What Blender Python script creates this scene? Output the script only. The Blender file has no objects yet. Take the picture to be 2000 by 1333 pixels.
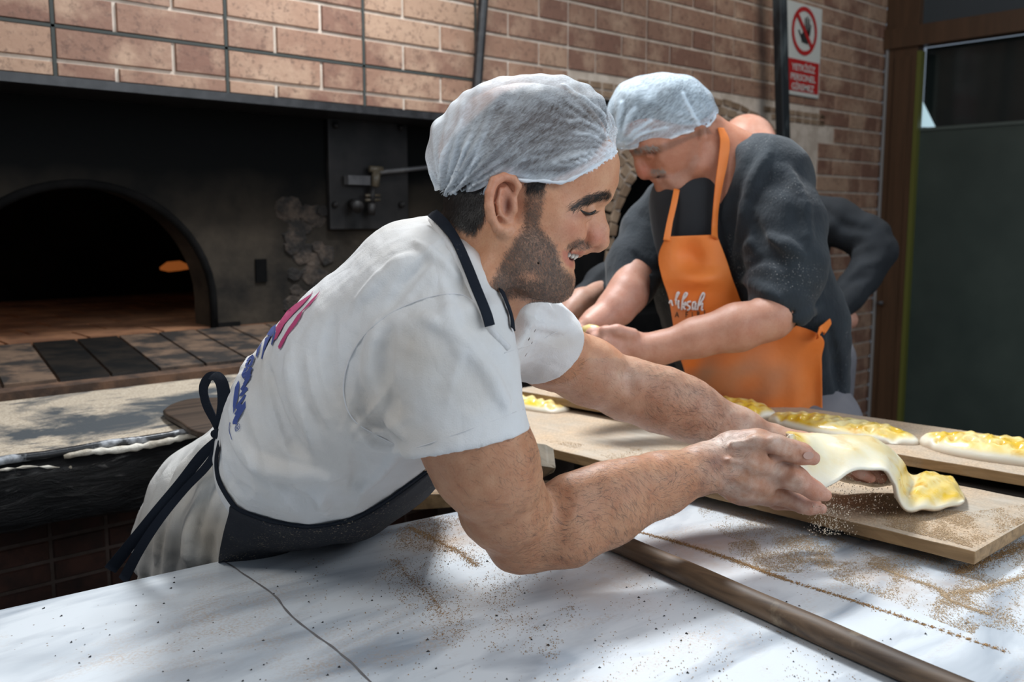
import bpy, bmesh, math, random
import numpy as np
from mathutils import Vector, Matrix

# ------------------------------------------------------------------ camera, world, light, exposure
S = bpy.context.scene
CH = 1.355                                   # lens height above the bakery floor
PITCH, YAW = math.radians(7.45), math.radians(42)
FPX = 1805.0
cam_d = bpy.data.cameras.new('camera'); cam = bpy.data.objects.new('camera', cam_d); S.collection.objects.link(cam)
cam_d.lens = 36 * FPX / 2000; cam_d.sensor_width = 36
cam.location = (0, 0, CH); cam.rotation_euler = (math.pi / 2 - PITCH, 0, -YAW)
cam_d.dof.use_dof = True; cam_d.dof.focus_distance = 1.13; cam_d.dof.aperture_fstop = 6.3
cam_d.clip_start = 0.02
S.camera = cam
S.view_settings.view_transform = 'Standard'; S.view_settings.look = 'None'
S.view_settings.exposure = 0.14; S.view_settings.gamma = 1; S.view_settings.use_curve_mapping = False

W = bpy.data.worlds.new('World'); S.world = W; W.use_nodes = True
bg = W.node_tree.nodes['Background']; bg.inputs[0].default_value = (0.55, 0.68, 0.85, 1); bg.inputs[1].default_value = 0.26

def area(name, loc, target, size, power, col, sy=None):
    d = bpy.data.lights.new(name, 'AREA'); d.shape = 'RECTANGLE'; d.size = size; d.size_y = sy or size
    d.energy = power; d.color = col
    o = bpy.data.objects.new(name, d); S.collection.objects.link(o); o.location = loc
    o.rotation_euler = (Vector(target) - Vector(loc)).to_track_quat('-Z', 'Y').to_euler()
    return o
area('ceiling_lamp', (1.55, 1.75, 2.75), (1.0, 0.9, 0.9), 0.5, 52, (0.93, 0.97, 1.0), 0.35)      # hangs above the bakers
area('shop_front_daylight', (1.6, -1.3, 2.3), (1.0, 0.9, 1.0), 2.6, 38, (0.86, 0.93, 1.0), 1.6)   # open street side
area('rear_area_light', (3.3, 1.1, 2.9), (3.0, 2.3, 1.3), 0.7, 8, (1.0, 0.93, 0.82), 0.4)  # unseen area light aimed at the right part of the back wall
area('hood_area_light', (-0.6, 0.9, 2.6), (0.9, 2.3, 1.8), 0.8, 14, (1.0, 0.97, 0.92), 0.6)  # unseen area light aimed at the tiled hood

# ------------------------------------------------------------------ pixel rays (2000 x 1333 frame) -> world points
cP, sP = math.cos(PITCH), math.sin(PITCH)
RT = np.array([math.cos(YAW), -math.sin(YAW), 0.0]); FH = np.array([math.sin(YAW), math.cos(YAW), 0.0])
FW = FH * cP + np.array([0, 0, -sP]); UP = FH * sP + np.array([0, 0, cP]); C0 = np.array([0, 0, CH])
def ray(x, y): return FW + RT * (x - 1000) / FPX - UP * (y - 666.5) / FPX
def P(x, y, Z): return C0 + ray(x, y) * Z
def Gz(x, y, z): d = ray(x, y); return C0 + d * (z - CH) / d[2]
def Gv(x, y, v): d = ray(x, y); return C0 + d * v / d[1]
def Gu(x, y, u): d = ray(x, y); return C0 + d * u / d[0]
def proj(V):
    q = np.asarray(V) - C0; Z = q @ FW
    return np.stack([1000 + FPX * (q @ RT) / Z, 666.5 - FPX * (q @ UP) / Z, Z], -1)

# ------------------------------------------------------------------ scene helpers
def tag(o, label=None, cat=None, group=None, kind=None):
    if label: o['label'] = label
    if cat: o['category'] = cat
    if group: o['group'] = group
    if kind: o['kind'] = kind
    return o
def link(o, parent=None):
    S.collection.objects.link(o)
    if parent is not None:
        o.parent = parent; o.matrix_parent_inverse = parent.matrix_basis.inverted()
    return o
def empty(name, loc=(0, 0, 0)):
    o = bpy.data.objects.new(name, None); o.location = loc; o.empty_display_size = .05; return link(o)
def mesh(name, V, F, m, parent=None, smooth=False, col=None, uv=None):
    me = bpy.data.meshes.new(name)
    V = np.asarray(V, dtype=np.float32); nv = len(V)
    if isinstance(F, np.ndarray):
        k = F.shape[1]; me.vertices.add(nv); me.vertices.foreach_set('co', V.ravel())
        me.loops.add(F.size); me.loops.foreach_set('vertex_index', F.astype(np.int32).ravel())
        me.polygons.add(len(F)); me.polygons.foreach_set('loop_start', (np.arange(len(F)) * k).astype(np.int32))
        me.update(calc_edges=True)
    else:
        me.from_pydata([tuple(map(float, v)) for v in V], [], F); me.update()
    if smooth: me.polygons.foreach_set('use_smooth', np.ones(len(me.polygons), bool))
    if col is not None:
        a = me.color_attributes.new('Col', 'FLOAT_COLOR', 'POINT')
        c = np.ones((nv, 4), np.float32); c[:, :3] = col; a.data.foreach_set('color', c.ravel())
    if m is not None: me.materials.append(m)
    return link(bpy.data.objects.new(name, me), parent)
def subsurf(o, n=1):
    md = o.modifiers.new('s', 'SUBSURF'); md.levels = md.render_levels = n; return o
def bevel(o, w, n=2):
    md = o.modifiers.new('b', 'BEVEL'); md.width = w; md.segments = n; md.limit_method = 'ANGLE'; return o
BOXF = [(0, 1, 3, 2), (4, 6, 7, 5), (0, 4, 5, 1), (2, 3, 7, 6), (0, 2, 6, 4), (1, 5, 7, 3)]
class MB:
    def __init__(s): s.V = []; s.F = []
    def add(s, V, F):
        b = len(s.V); s.V += [tuple(map(float, v)) for v in V]; s.F += [tuple(i + b for i in f) for f in F]; return s
    def box(s, lo, hi):
        V = [(lo[0] if i & 4 == 0 else hi[0], lo[1] if i & 2 == 0 else hi[1], lo[2] if i & 1 == 0 else hi[2]) for i in range(8)]
        return s.add(V, BOXF)
    def prism(s, pts, off):
        n = len(pts); pts = [np.asarray(p, float) for p in pts]; off = np.asarray(off, float)
        V = pts + [p + off for p in pts]
        return s.add(V, [tuple(range(n))[::-1], tuple(range(n, 2 * n))] + [(i, (i + 1) % n, (i + 1) % n + n, i + n) for i in range(n)])
    def tube(s, pts, r, n=10, caps=True):
        pts = [np.asarray(p, float) for p in pts]; rs = r if hasattr(r, '__len__') else [r] * len(pts)
        V = []; prev = None
        for i, p in enumerate(pts):
            t = pts[min(i + 1, len(pts) - 1)] - pts[max(i - 1, 0)]; t = t / (np.linalg.norm(t) + 1e-12)
            if prev is None: a = np.cross(t, [0, 0, 1.] if abs(t[2]) < .9 else [1., 0, 0])
            else: a = prev - t * (prev @ t)
            a = a / np.linalg.norm(a); prev = a; b = np.cross(t, a)
            V += [p + rs[i] * (math.cos(2 * math.pi * k / n) * a + math.sin(2 * math.pi * k / n) * b) for k in range(n)]
        F = [(i * n + k, i * n + (k + 1) % n, (i + 1) * n + (k + 1) % n, (i + 1) * n + k) for i in range(len(pts) - 1) for k in range(n)]
        if caps: F += [tuple(range(n))[::-1], tuple(range((len(pts) - 1) * n, len(pts) * n))]
        return s.add(V, F)
    def obj(s, name, m, parent=None, smooth=False, **k):
        o = mesh(name, s.V, s.F, m, parent, smooth, **k)
        bm = bmesh.new(); bm.from_mesh(o.data); bmesh.ops.recalc_face_normals(bm, faces=bm.faces); bm.to_mesh(o.data); bm.free()
        return o
def catmull(pts, n=8):
    p = np.asarray(pts, float); p = np.vstack([2 * p[0] - p[1], p, 2 * p[-1] - p[-2]]); out = []
    for i in range(1, len(p) - 2):
        for t in np.linspace(0, 1, n, endpoint=False):
            a, b, c, d = p[i - 1:i + 3]
            out.append(.5 * (2 * b + (c - a) * t + (2 * a - 5 * b + 4 * c - d) * t * t + (3 * b - a - 3 * c + d) * t ** 3))
    out.append(p[-2]); return np.array(out)

# ------------------------------------------------------------------ materials
def mat(name, build=None, color=(.5, .5, .5), rough=.6, metal=0, **kw):
    m = bpy.data.materials.new(name); m.use_nodes = True
    nt = m.node_tree; b = nt.nodes['Principled BSDF']
    b.inputs['Base Color'].default_value = (*color, 1); b.inputs['Roughness'].default_value = rough; b.inputs['Metallic'].default_value = metal
    for k, v in kw.items(): b.inputs[k.replace('_', ' ')].default_value = v
    if build: build(N(nt), b)
    return m
class N:
    def __init__(s, nt): s.nt = nt; s.L = nt.links.new
    def n(s, t, **k):
        q = s.nt.nodes.new(t)
        for a, v in k.items(): setattr(q, a, v)
        return q
    def co(s, kind='Object', scale=None, rot=None):
        t = s.n('ShaderNodeTexCoord').outputs[kind] if kind != 'Position' else s.n('ShaderNodeNewGeometry').outputs['Position']
        if scale is None and rot is None: return t
        m = s.n('ShaderNodeMapping'); s.L(t, m.inputs[0])
        if scale: m.inputs['Scale'].default_value = scale
        if rot: m.inputs['Rotation'].default_value = rot
        return m.outputs[0]
    def noise(s, co, scale, detail=5, rough=.6, dist=0):
        t = s.n('ShaderNodeTexNoise'); s.L(co, t.inputs['Vector'])
        t.inputs['Scale'].default_value = scale; t.inputs['Detail'].default_value = detail
        t.inputs['Roughness'].default_value = rough; t.inputs['Distortion'].default_value = dist; return t.outputs['Fac']
    def ramp(s, fac, stops):
        r = s.n('ShaderNodeValToRGB'); s.L(fac, r.inputs[0]); e = r.color_ramp.elements
        while len(e) < len(stops): e.new(.5)
        for q, (p, c) in zip(e, stops): q.position = p; q.color = (*c, 1) if len(c) == 3 else c
        return r.outputs[0]
    def g(s, fac, lo, hi):
        m = s.n('ShaderNodeMapRange'); s.L(fac, m.inputs[0]); m.inputs[1].default_value = lo; m.inputs[2].default_value = hi; return m.outputs[0]
    def mix(s, f, a, b, mode='MIX'):
        m = s.n('ShaderNodeMix', data_type='RGBA', blend_type=mode)
        for i, v in ((0, f), (6, a), (7, b)):
            if isinstance(v, (int, float)): m.inputs[i].default_value = v
            elif isinstance(v, tuple): m.inputs[i].default_value = (*v, 1)
            else: s.L(v, m.inputs[i])
        return m.outputs[2]
    def math(s, op, a, b=0.):
        m = s.n('ShaderNodeMath', operation=op)
        for i, v in ((0, a), (1, b)):
            if isinstance(v, (int, float)): m.inputs[i].default_value = v
            else: s.L(v, m.inputs[i])
        return m.outputs[0]
    def bump(s, b, h, strength, dist=.002):
        q = s.n('ShaderNodeBump'); s.L(h, q.inputs['Height']); q.inputs['Strength'].default_value = strength
        q.inputs['Distance'].default_value = dist; s.L(q.outputs[0], b.inputs['Normal'])
    def spot(s, x, y, rx, ry):
        m = s.n('ShaderNodeMapping', vector_type='POINT'); s.L(s.n('ShaderNodeNewGeometry').outputs['Position'], m.inputs[0]); m.inputs['Location'].default_value = (-x / rx, -y / ry, 0); m.inputs['Scale'].default_value = (1 / rx, 1 / ry, 0)
        l = s.n('ShaderNodeVectorMath', operation='LENGTH'); s.L(m.outputs[0], l.inputs[0]); return s.g(l.outputs['Value'], 1., .2)
    def attr(s, name='Col'): return s.n('ShaderNodeAttribute', attribute_name=name).outputs['Color']
    def rnd(s): return s.n('ShaderNodeObjectInfo').outputs['Random']

# ------------------------------------------------------------------ implicit surfaces: smooth unions of capsules, ellipsoids, cones
def px(x, y, Z, r): return (P(x, y, Z), r * Z / FPX)
class Field:
    def __init__(s): s.p = []
    def _d(s, q, X):
        t = q[0]
        if t == 'cap':
            _, a, b, ra, rb = q; ba = b - a; l2 = ba @ ba + 1e-12; pa = X - a
            h = np.clip((pa @ ba) / l2, 0, 1)
            return np.sqrt(((pa - h[..., None] * ba) ** 2).sum(-1)) - (ra + (rb - ra) * h)
        if t == 'ell':
            _, c, r, A = q; L = (X - c) @ A.T; k0 = np.sqrt(((L / r) ** 2).sum(-1)) + 1e-9; k1 = np.sqrt(((L / (r * r)) ** 2).sum(-1)) + 1e-9
            return k0 * (k0 - 1) / k1
        if t == 'ccone':
            _, a, b, ra, rb, rd = q; ba = b - a; L = math.sqrt(ba @ ba); u = ba / L; pa = X - a
            y = pa @ u; x = np.sqrt(np.maximum((pa ** 2).sum(-1) - y * y, 0)); h = np.clip(y / L, 0, 1); rr = ra + (rb - ra) * h - rd
            dx = x - rr; dy = np.abs(y - L / 2) - L / 2 + rd
            return np.minimum(np.maximum(dx, dy), 0) + np.sqrt(np.maximum(dx, 0) ** 2 + np.maximum(dy, 0) ** 2) - rd
        if t == 'plane':
            return (X - q[1]) @ q[2]
    def _b(s, q, c):                       # lower bound used for culling
        if q[0] == 'ell': return np.sqrt(((c - q[1]) ** 2).sum(-1)) - q[2].max()
        return s._d(q, c)
    def add(s, q, k, op='u'): s.p.append((q, k, op)); return s
    def cap(s, A, B, k=.01, op='u'): return s.add(('cap', A[0], B[0], A[1], B[1]), k, op)
    def chain(s, pts, k=.01, op='u'):
        for A, B in zip(pts[:-1], pts[1:]): s.cap(px(*A), px(*B), k, op)
        return s
    def ell(s, c, r, k=.01, rot=0, op='u'):        # centre (x, y, Z) px, radii px; rot in the frame's plane, degrees clockwise
        a = math.radians(rot); D = -UP
        A = np.array([RT * math.cos(a) + D * math.sin(a), -RT * math.sin(a) + D * math.cos(a), FW])
        return s.add(('ell', P(*c), np.array(r, float) * c[2] / FPX, A), k, op)
    def wel(s, c, r, k=.01, rz=0, op='u'):
        A = np.array([[math.cos(rz), math.sin(rz), 0], [-math.sin(rz), math.cos(rz), 0], [0, 0, 1.]])
        return s.add(('ell', np.array(c, float), np.array(r, float), A), k, op)
    def ccone(s, A, B, k=.01, rd=.003, op='u'): return s.add(('ccone', A[0], B[0], A[1], B[1], rd), k, op)
    def plane(s, p, n, k=.002, op='s'):            # op 's' with n: removes the side n points away from ... keeps d>0
        n = np.array(n, float); return s.add(('plane', np.array(p, float), n / np.linalg.norm(n)), k, op)
    @staticmethod
    def _comb(v, d, k, op):
        if op == 'u':
            h = np.maximum(k - np.abs(v - d), 0) / k; return np.minimum(v, d) - h * h * k * .25
        d = -d; h = np.maximum(k - np.abs(v - d), 0) / k; return np.maximum(v, d) + h * h * k * .25
    def ev(s, X):
        v = np.full(X.shape[:-1], 10.)
        for q, k, op in s.p: v = s._comb(v, s._d(q, X), k, op)
        return v
    def mesh(s, h):
        lo = np.full(3, 1e9); hi = -lo
        for q, k, op in s.p:
            if op != 'u': continue
            cs = [(q[1], q[3]), (q[2], q[4])] if q[0] != 'ell' else [(q[1], q[2].max())]
            for c, r in cs: lo = np.minimum(lo, c - r - .01); hi = np.maximum(hi, c + r + .01)
        B = 8 * h; n = np.ceil((hi - lo) / B).astype(int) + 1
        I = np.stack(np.meshgrid(*[np.arange(k) for k in n], indexing='ij'), -1).reshape(-1, 3)
        cen = lo + (I + .5) * B; hd = B * .87
        d = np.concatenate([s.ev(c) for c in np.array_split(cen, max(1, len(cen) // 60000))])
        I = I[np.abs(d) < hd * 2.1 + .002]; cen = lo + (I + .5) * B
        g = np.stack(np.meshgrid(*[np.arange(9)] * 3, indexing='ij'), -1).reshape(-1, 3) * h
        X = (lo + I * B)[:, None, :] + g[None]
        v = np.full(X.shape[:2], 10.)
        for q, k, op in s.p:
            m = s._b(q, cen) < 2 * hd + k + .002
            if m.any(): v[m] = s._comb(v[m], s._d(q, X[m]), k, op)
        v = v.reshape(-1, 9, 9, 9); X = X.reshape(-1, 9, 9, 9, 3)
        ins = v < 0
        cor = [(a, b, c) for a in (0, 1) for b in (0, 1) for c in (0, 1)]
        cnt = sum(ins[:, a:a + 8, b:b + 8, c:c + 8].astype(int) for a, b, c in cor)
        act = (cnt > 0) & (cnt < 8)
        bi, ci, cj, ck = np.nonzero(act)
        gi = I[bi] * 8 + np.stack([ci, cj, ck], -1); M = n * 8 + 2
        key = (gi[:, 0] * M[1] + gi[:, 1]) * M[2] + gi[:, 2]
        acc = np.zeros((len(bi), 3)); num = np.zeros(len(bi))
        for a in cor:
            for ax in range(3):
                if a[ax]: continue
                b = list(a); b[ax] = 1
                va = v[bi, ci + a[0], cj + a[1], ck + a[2]]; vb = v[bi, ci + b[0], cj + b[1], ck + b[2]]
                m = (va < 0) != (vb < 0); t = va / (va - vb + 1e-30)
                pt = np.array(a, float) + 0 * acc; pt[:, ax] = t
                acc[m] += pt[m]; num[m] += 1
        V = lo + (gi + acc / num[:, None]) * h
        o = np.argsort(key); ks = key[o]; F = []
        st = [M[1] * M[2], M[2], 1]
        for ax in range(3):
            sl = [slice(0, 8)] * 3; sl2 = list(sl); sl2[ax] = slice(1, 9)
            a = ins[(slice(None), *sl)]; b = ins[(slice(None), *sl2)]
            e = np.nonzero(a != b); g3 = I[e[0]] * 8 + np.stack(e[1:], -1)
            k0 = (g3[:, 0] * M[1] + g3[:, 1]) * M[2] + g3[:, 2]; u, w = st[(ax + 1) % 3], st[(ax + 2) % 3]
            ks4 = np.stack([k0, k0 - u, k0 - u - w, k0 - w], 1)
            ps = np.searchsorted(ks, ks4); ps[ps >= len(ks)] = 0; ok = (ks[ps] == ks4).all(1)
            q = o[ps[ok]]; fl = ~a[e][ok]; q[fl] = q[fl][:, ::-1]; F.append(q)
        return V, np.concatenate(F)
    def hit(s, xy, Z0=.6, Z1=4.):          # first surface seen along pixel rays
        xy = np.atleast_2d(np.asarray(xy, float)); D = FW + RT * ((xy[:, :1] - 1000) / FPX) - UP * ((xy[:, 1:] - 666.5) / FPX)
        ln = np.linalg.norm(D, axis=1); t = np.full(len(xy), Z0)
        for _ in range(70): t = t + np.clip(s.ev(C0 + D * t[:, None]), -.05, .05) / ln * .9
        ok = np.abs(s.ev(C0 + D * t[:, None])) < .004
        return C0 + D * t[:, None], ok
    def grad(s, X, e=.001):
        g = np.stack([s.ev(X + np.eye(3)[i] * e) - s.ev(X - np.eye(3)[i] * e) for i in range(3)], -1)
        return g / (np.linalg.norm(g, axis=-1, keepdims=True) + 1e-9)
    def fold(s, pts, r, k=.02, op='u', sink=.55):  # a cloth ridge (or crease) that follows the surface through pixel points
        c = catmull(pts, 4); X, ok = s.hit(c); n = s.grad(X); X, n = X[ok], n[ok]
        if len(X) < 2: return s
        t = np.linspace(0, 1, len(X)); rr = r * (.35 + .65 * np.sin(np.pi * t) ** .7)
        sg = -1 if op == 'u' else 1
        s.new = getattr(s, 'new', [])
        for i in range(len(X) - 1):
            s.new.append((('cap', X[i] + sg * n[i] * rr[i] * sink, X[i + 1] + sg * n[i + 1] * rr[i + 1] * sink, rr[i], rr[i + 1]), k, op))
        return s
    def commit(s): s.p += getattr(s, 'new', []); s.new = []; return s
def vnormals(V, F):
    a, b, c = V[F[:, 0]], V[F[:, 1]], V[F[:, 2]]; d = V[F[:, 3]] if F.shape[1] == 4 else a
    fn = np.cross(c - a, d - b) if F.shape[1] == 4 else np.cross(b - a, c - a)
    n = np.zeros_like(V)
    for i in range(F.shape[1]): np.add.at(n, F[:, i], fn)
    return n / (np.linalg.norm(n, axis=1, keepdims=True) + 1e-12)
def smooth_mesh(V, F, it=1, lam=.5):
    for _ in range(it):
        s = np.zeros_like(V); c = np.zeros(len(V))
        for i in range(4):
            a, b = F[:, i], F[:, (i + 1) % 4]; np.add.at(s, a, V[b]); np.add.at(c, a, 1)
        V = V + lam * (s / np.maximum(c, 1)[:, None] - V)
    return V
_rng = np.random.RandomState(7)
_K = _rng.normal(size=(24, 3)); _PH = _rng.uniform(0, 6.28, 24)
def wob(V, freq, seed=0):                  # cheap smooth 3-D noise, about -1..1
    K = _K[seed % 8: seed % 8 + 10]; s = 0
    for i, k in enumerate(K): s = s + np.sin(V @ (k * freq) + _PH[(i + seed) % 24] + 1.7 * np.sin(V @ (_K[(i + 11) % 24] * freq * .6)))
    return s / 4.
def inpoly(xy, poly):
    x, y = xy[:, 0], xy[:, 1]; r = np.zeros(len(x), bool); p = np.asarray(poly, float); j = len(p) - 1
    for i in range(len(p)):
        c = ((p[i, 1] > y) != (p[j, 1] > y)) & (x < (p[j, 0] - p[i, 0]) * (y - p[i, 1]) / (p[j, 1] - p[i, 1] + 1e-12) + p[i, 0]); r ^= c; j = i
    return r
def polyd(xy, poly, closed=True):          # signed distance to a polygon outline, negative inside
    p = np.asarray(poly, float); d = np.full(len(xy), 1e9)
    for i in range(len(p) if closed else len(p) - 1):
        a, b = p[i], p[(i + 1) % len(p)]; ba = b - a; t = np.clip(((xy - a) @ ba) / (ba @ ba + 1e-9), 0, 1)
        d = np.minimum(d, np.linalg.norm(xy - a - t[:, None] * ba, axis=1))
    return np.where(inpoly(xy, p), -d, d) if closed else d
def sst(a, b, x): t = np.clip((x - a) / (b - a), 0, 1); return t * t * (3 - 2 * t)
def mixc(c, m, col): return c * (1 - m[:, None]) + np.array(col) * m[:, None]
def hairs(name, V, F, wt, n, length, width, dirf, m, parent, lift=.35, seed=0, lo=.5):
    """short strands grown from the faces of a mesh where the per-vertex weight wt is above zero"""
    rg = np.random.RandomState(seed + 3); T = np.vstack([F[:, :3], F[:, [0, 2, 3]]])
    w = wt[T].mean(1); T = T[w > .02]; w = w[w > .02]
    A = np.linalg.norm(np.cross(V[T[:, 1]] - V[T[:, 0]], V[T[:, 2]] - V[T[:, 0]]), axis=1) * w
    T = T[rg.choice(len(T), n, p=A / A.sum())]
    u = rg.rand(n, 2); f = u.sum(1) > 1; u[f] = 1 - u[f]
    a, b, c = V[T[:, 0]], V[T[:, 1]], V[T[:, 2]]; X = a + (b - a) * u[:, :1] + (c - a) * u[:, 1:]
    vn = vnormals(V, F); nn = vn[T].mean(1); nn /= np.linalg.norm(nn, axis=1, keepdims=True)
    d = dirf(X) + rg.normal(scale=.35, size=(n, 3)); d -= nn * (d * nn).sum(1, keepdims=True); d /= np.linalg.norm(d, axis=1, keepdims=True) + 1e-9
    L = length * rg.uniform(lo, 1.2, (n, 1)); s = np.cross(d, nn) * width * .5
    t1 = d * (1 - lift) + nn * lift; t2 = d * (1 - lift * .3) + nn * lift * .3
    M1 = X + t1 * L * .5; M2 = M1 + t2 * L * .5
    VV = np.stack([X - s, X + s, M1 - s * .8, M1 + s * .8, M2], 1).reshape(-1, 3); i = np.arange(n)[:, None] * 5
    FF = np.vstack([i + [0, 1, 3], i + [0, 3, 2], i + [2, 3, 4]])
    o = mesh(name, VV, FF, m, parent); o['kind'] = 'stuff'; return o
def ribbon(name, pts, width, m, parent=None, face=None, thick=.0012, n=8, twist=None, fine=6):
    """a cloth band through 3-D points; face = direction(s) its flat side looks to"""
    w = np.asarray(width if hasattr(width, '__len__') else [width] * len(pts), float)
    q = catmull(np.hstack([np.asarray(pts, float), w[:, None]]), fine); c, w = q[:, :3], q[:, 3]
    t = np.gradient(c, axis=0); t /= np.linalg.norm(t, axis=1, keepdims=True) + 1e-9
    if face is None: nf = np.tile(-FW, (len(c), 1))
    else:
        nf = np.asarray(face, float)
        nf = np.tile(nf, (len(c), 1)) if nf.ndim == 1 else np.stack([np.interp(np.linspace(0, 1, len(c)), np.linspace(0, 1, len(nf)), nf[:, i]) for i in range(3)], -1)
    sd = np.cross(t, nf); sd /= np.linalg.norm(sd, axis=1, keepdims=True) + 1e-9
    nn = np.cross(sd, t); h = .5 * thick; V = []; K = 5
    for side in (1, -1):
        for j in range(K):
            u = (j / (K - 1) - .5); V.append(c + sd * (u * w)[:, None] * 1 + nn * (side * h + .0004 * math.cos(u * 6.28)))
    V += [V[0], V[K - 1], V[K], V[2 * K - 1]]; V = np.stack(V, 1).reshape(-1, 3); R = 2 * K + 4; F = []; D0 = 2 * K
    for i in range(len(c) - 1):
        a, b = i * R, (i + 1) * R
        for j in range(K - 1):
            F.append((a + j, a + j + 1, b + j + 1, b + j)); F.append((a + K + j, b + K + j, b + K + j + 1, a + K + j + 1))
        F.append((a + D0, b + D0, b + D0 + 2, a + D0 + 2)); F.append((a + D0 + 1, a + D0 + 3, b + D0 + 3, b + D0 + 1))
    e = (len(c) - 1) * R
    for b in (0, e):
        F += [(b + j, b + K + j, b + K + j + 1, b + j + 1) for j in range(K - 1)]
    return mesh(name, V, F, m, parent, True)
# ------------------------------------------------------------------ materials of the room
def _brick(n, b):
    co = n.co('Position'); r = n.rnd()
    c = n.ramp(r, [(0, (.165, .078, .052)), (.4, (.20, .105, .070)), (.75, (.26, .145, .095)), (1, (.33, .21, .14))])
    c = n.mix(n.g(n.noise(co, 9, 4), .45, .7), c, (.36, .235, .16)); c = n.mix(n.g(n.noise(co, 60, 6, .7), .52, .72), c, (.09, .045, .03))
    n.L(c, b.inputs['Base Color']); n.bump(b, n.noise(co, 70, 6), .5, .003)
BRICK = mat('brick_face', _brick, rough=.72)
def _dbrick(n, b):
    co = n.co('Position'); c = n.ramp(n.rnd(), [(0, (.055, .022, .015)), (1, (.11, .045, .03))])
    c = n.mix(n.g(n.noise(co, 25, 5), .4, .75), c, (.03, .018, .014)); n.L(c, b.inputs['Base Color']); n.bump(b, n.noise(co, 60, 5), .4, .002)
DBRICK = mat('sooty_brick_face', _dbrick, rough=.75)
def two(name, a, c, s=12, rough=.7, bs=.3, lo=.4, hi=.65, scale=None, detail=6, bd=.002, **k):
    def f(n, b):
        co = n.co('Position', scale); q = n.noise(co, s, detail)
        n.L(n.mix(n.g(q, lo, hi), a, c), b.inputs['Base Color'])
        if bs: n.bump(b, n.noise(co, s * 5, 6), bs, bd)
    return mat(name, f, rough=rough, **k)
GROUT = two('pale_grout', (.40, .33, .27), (.54, .46, .39), 20, .9, .2)
DGROUT = two('dark_grout', (.10, .07, .055), (.17, .12, .10), 20, .9, .2)
GAP = mat('dark_joint', color=(.03, .035, .032), rough=.8)
SOOT = two('soot', (.002, .0022, .0024), (.007, .0066, .0066), 6, .9, .5, Specular_IOR_Level=.1)
def _plaster(n, b):
    co = n.co('Position'); q = n.noise(co, 3.2, 6)
    c = n.mix(n.g(q, .38, .66), (.010, .0095, .009), (.060, .048, .036))
    z = n.n('ShaderNodeSeparateXYZ'); n.L(co, z.inputs[0])
    soot = n.g(n.math('ADD', z.outputs[2], n.math('MULTIPLY', n.noise(co, 5, 3), .12)), 1.36, 1.56)      # soot that has settled under the hood
    c = n.mix(soot, c, (.0022, .0026, .0028)); n.L(c, b.inputs['Base Color']); n.bump(b, n.noise(co, 30, 6), .6, .004)
PLASTER = mat('sooty_plaster', _plaster, rough=.9, Specular_IOR_Level=.15)
RUBBLE = two('rubble', (.012, .010, .009), (.075, .055, .042), 14, .9, 1., .45, .62, bd=.01)
BLACKM = two('black_metal', (.006, .006, .007), (.02, .02, .022), 30, .38, .2)
IRON = two('iron_plate', (.006, .006, .0065), (.022, .020, .020), 6, .55, .3, Specular_IOR_Level=.3)
BRASS = two('worn_brass', (.06, .05, .035), (.14, .115, .08), 20, .4, .2)
STEELG = two('grey_steel', (.06, .06, .065), (.11, .11, .115), 20, .4, .1)
HEARTH = two('oven_floor_stone', (.12, .048, .02), (.26, .12, .055), 9, .9, .3)
BTILE = two('blackened_tile', (.004, .004, .004), (.016, .012, .009), 14, .45, .3)
FTILE = two('floury_tile', (.014, .010, .008), (.13, .08, .05), 11, .8, .3, .42, .6)
LEDGE = two('ledge_stone', (.035, .018, .010), (.12, .062, .034), 16, .8, .6)
def _flour(n, b):
    co = n.co('Position'); q = n.noise(co, 4.2, 8, .62, .4); g = n.noise(co, 220, 3)
    c = n.mix(n.g(g, .35, .65), (.30, .245, .18), (.48, .41, .32)); c = n.mix(n.g(q, .49, .60), c, (.045, .052, .058))
    c = n.mix(n.g(n.noise(n.co('Position', (1, 4, 1)), 11, 6), .56, .66), c, (.07, .07, .07)); n.L(c, b.inputs['Base Color']); n.bump(b, g, .5, .002)
FLOUR = mat('semolina_covered_slab', _flour, rough=.9)
def _char(n, b):
    co = n.co('Position', (1, 1, 4)); q = n.noise(co, 14, 8, .7, 1.2)
    c = n.mix(n.g(q, .60, .72), (.007, .007, .008), (.22, .21, .20)); n.L(c, b.inputs['Base Color']); n.bump(b, q, 1., .012)
CHAR = mat('blackened_edge', _char, rough=.42)
DRIED = two('dried_dough', (.30, .25, .18), (.70, .66, .58), 22, .7, .8, .3, .6, bd=.004)
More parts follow.
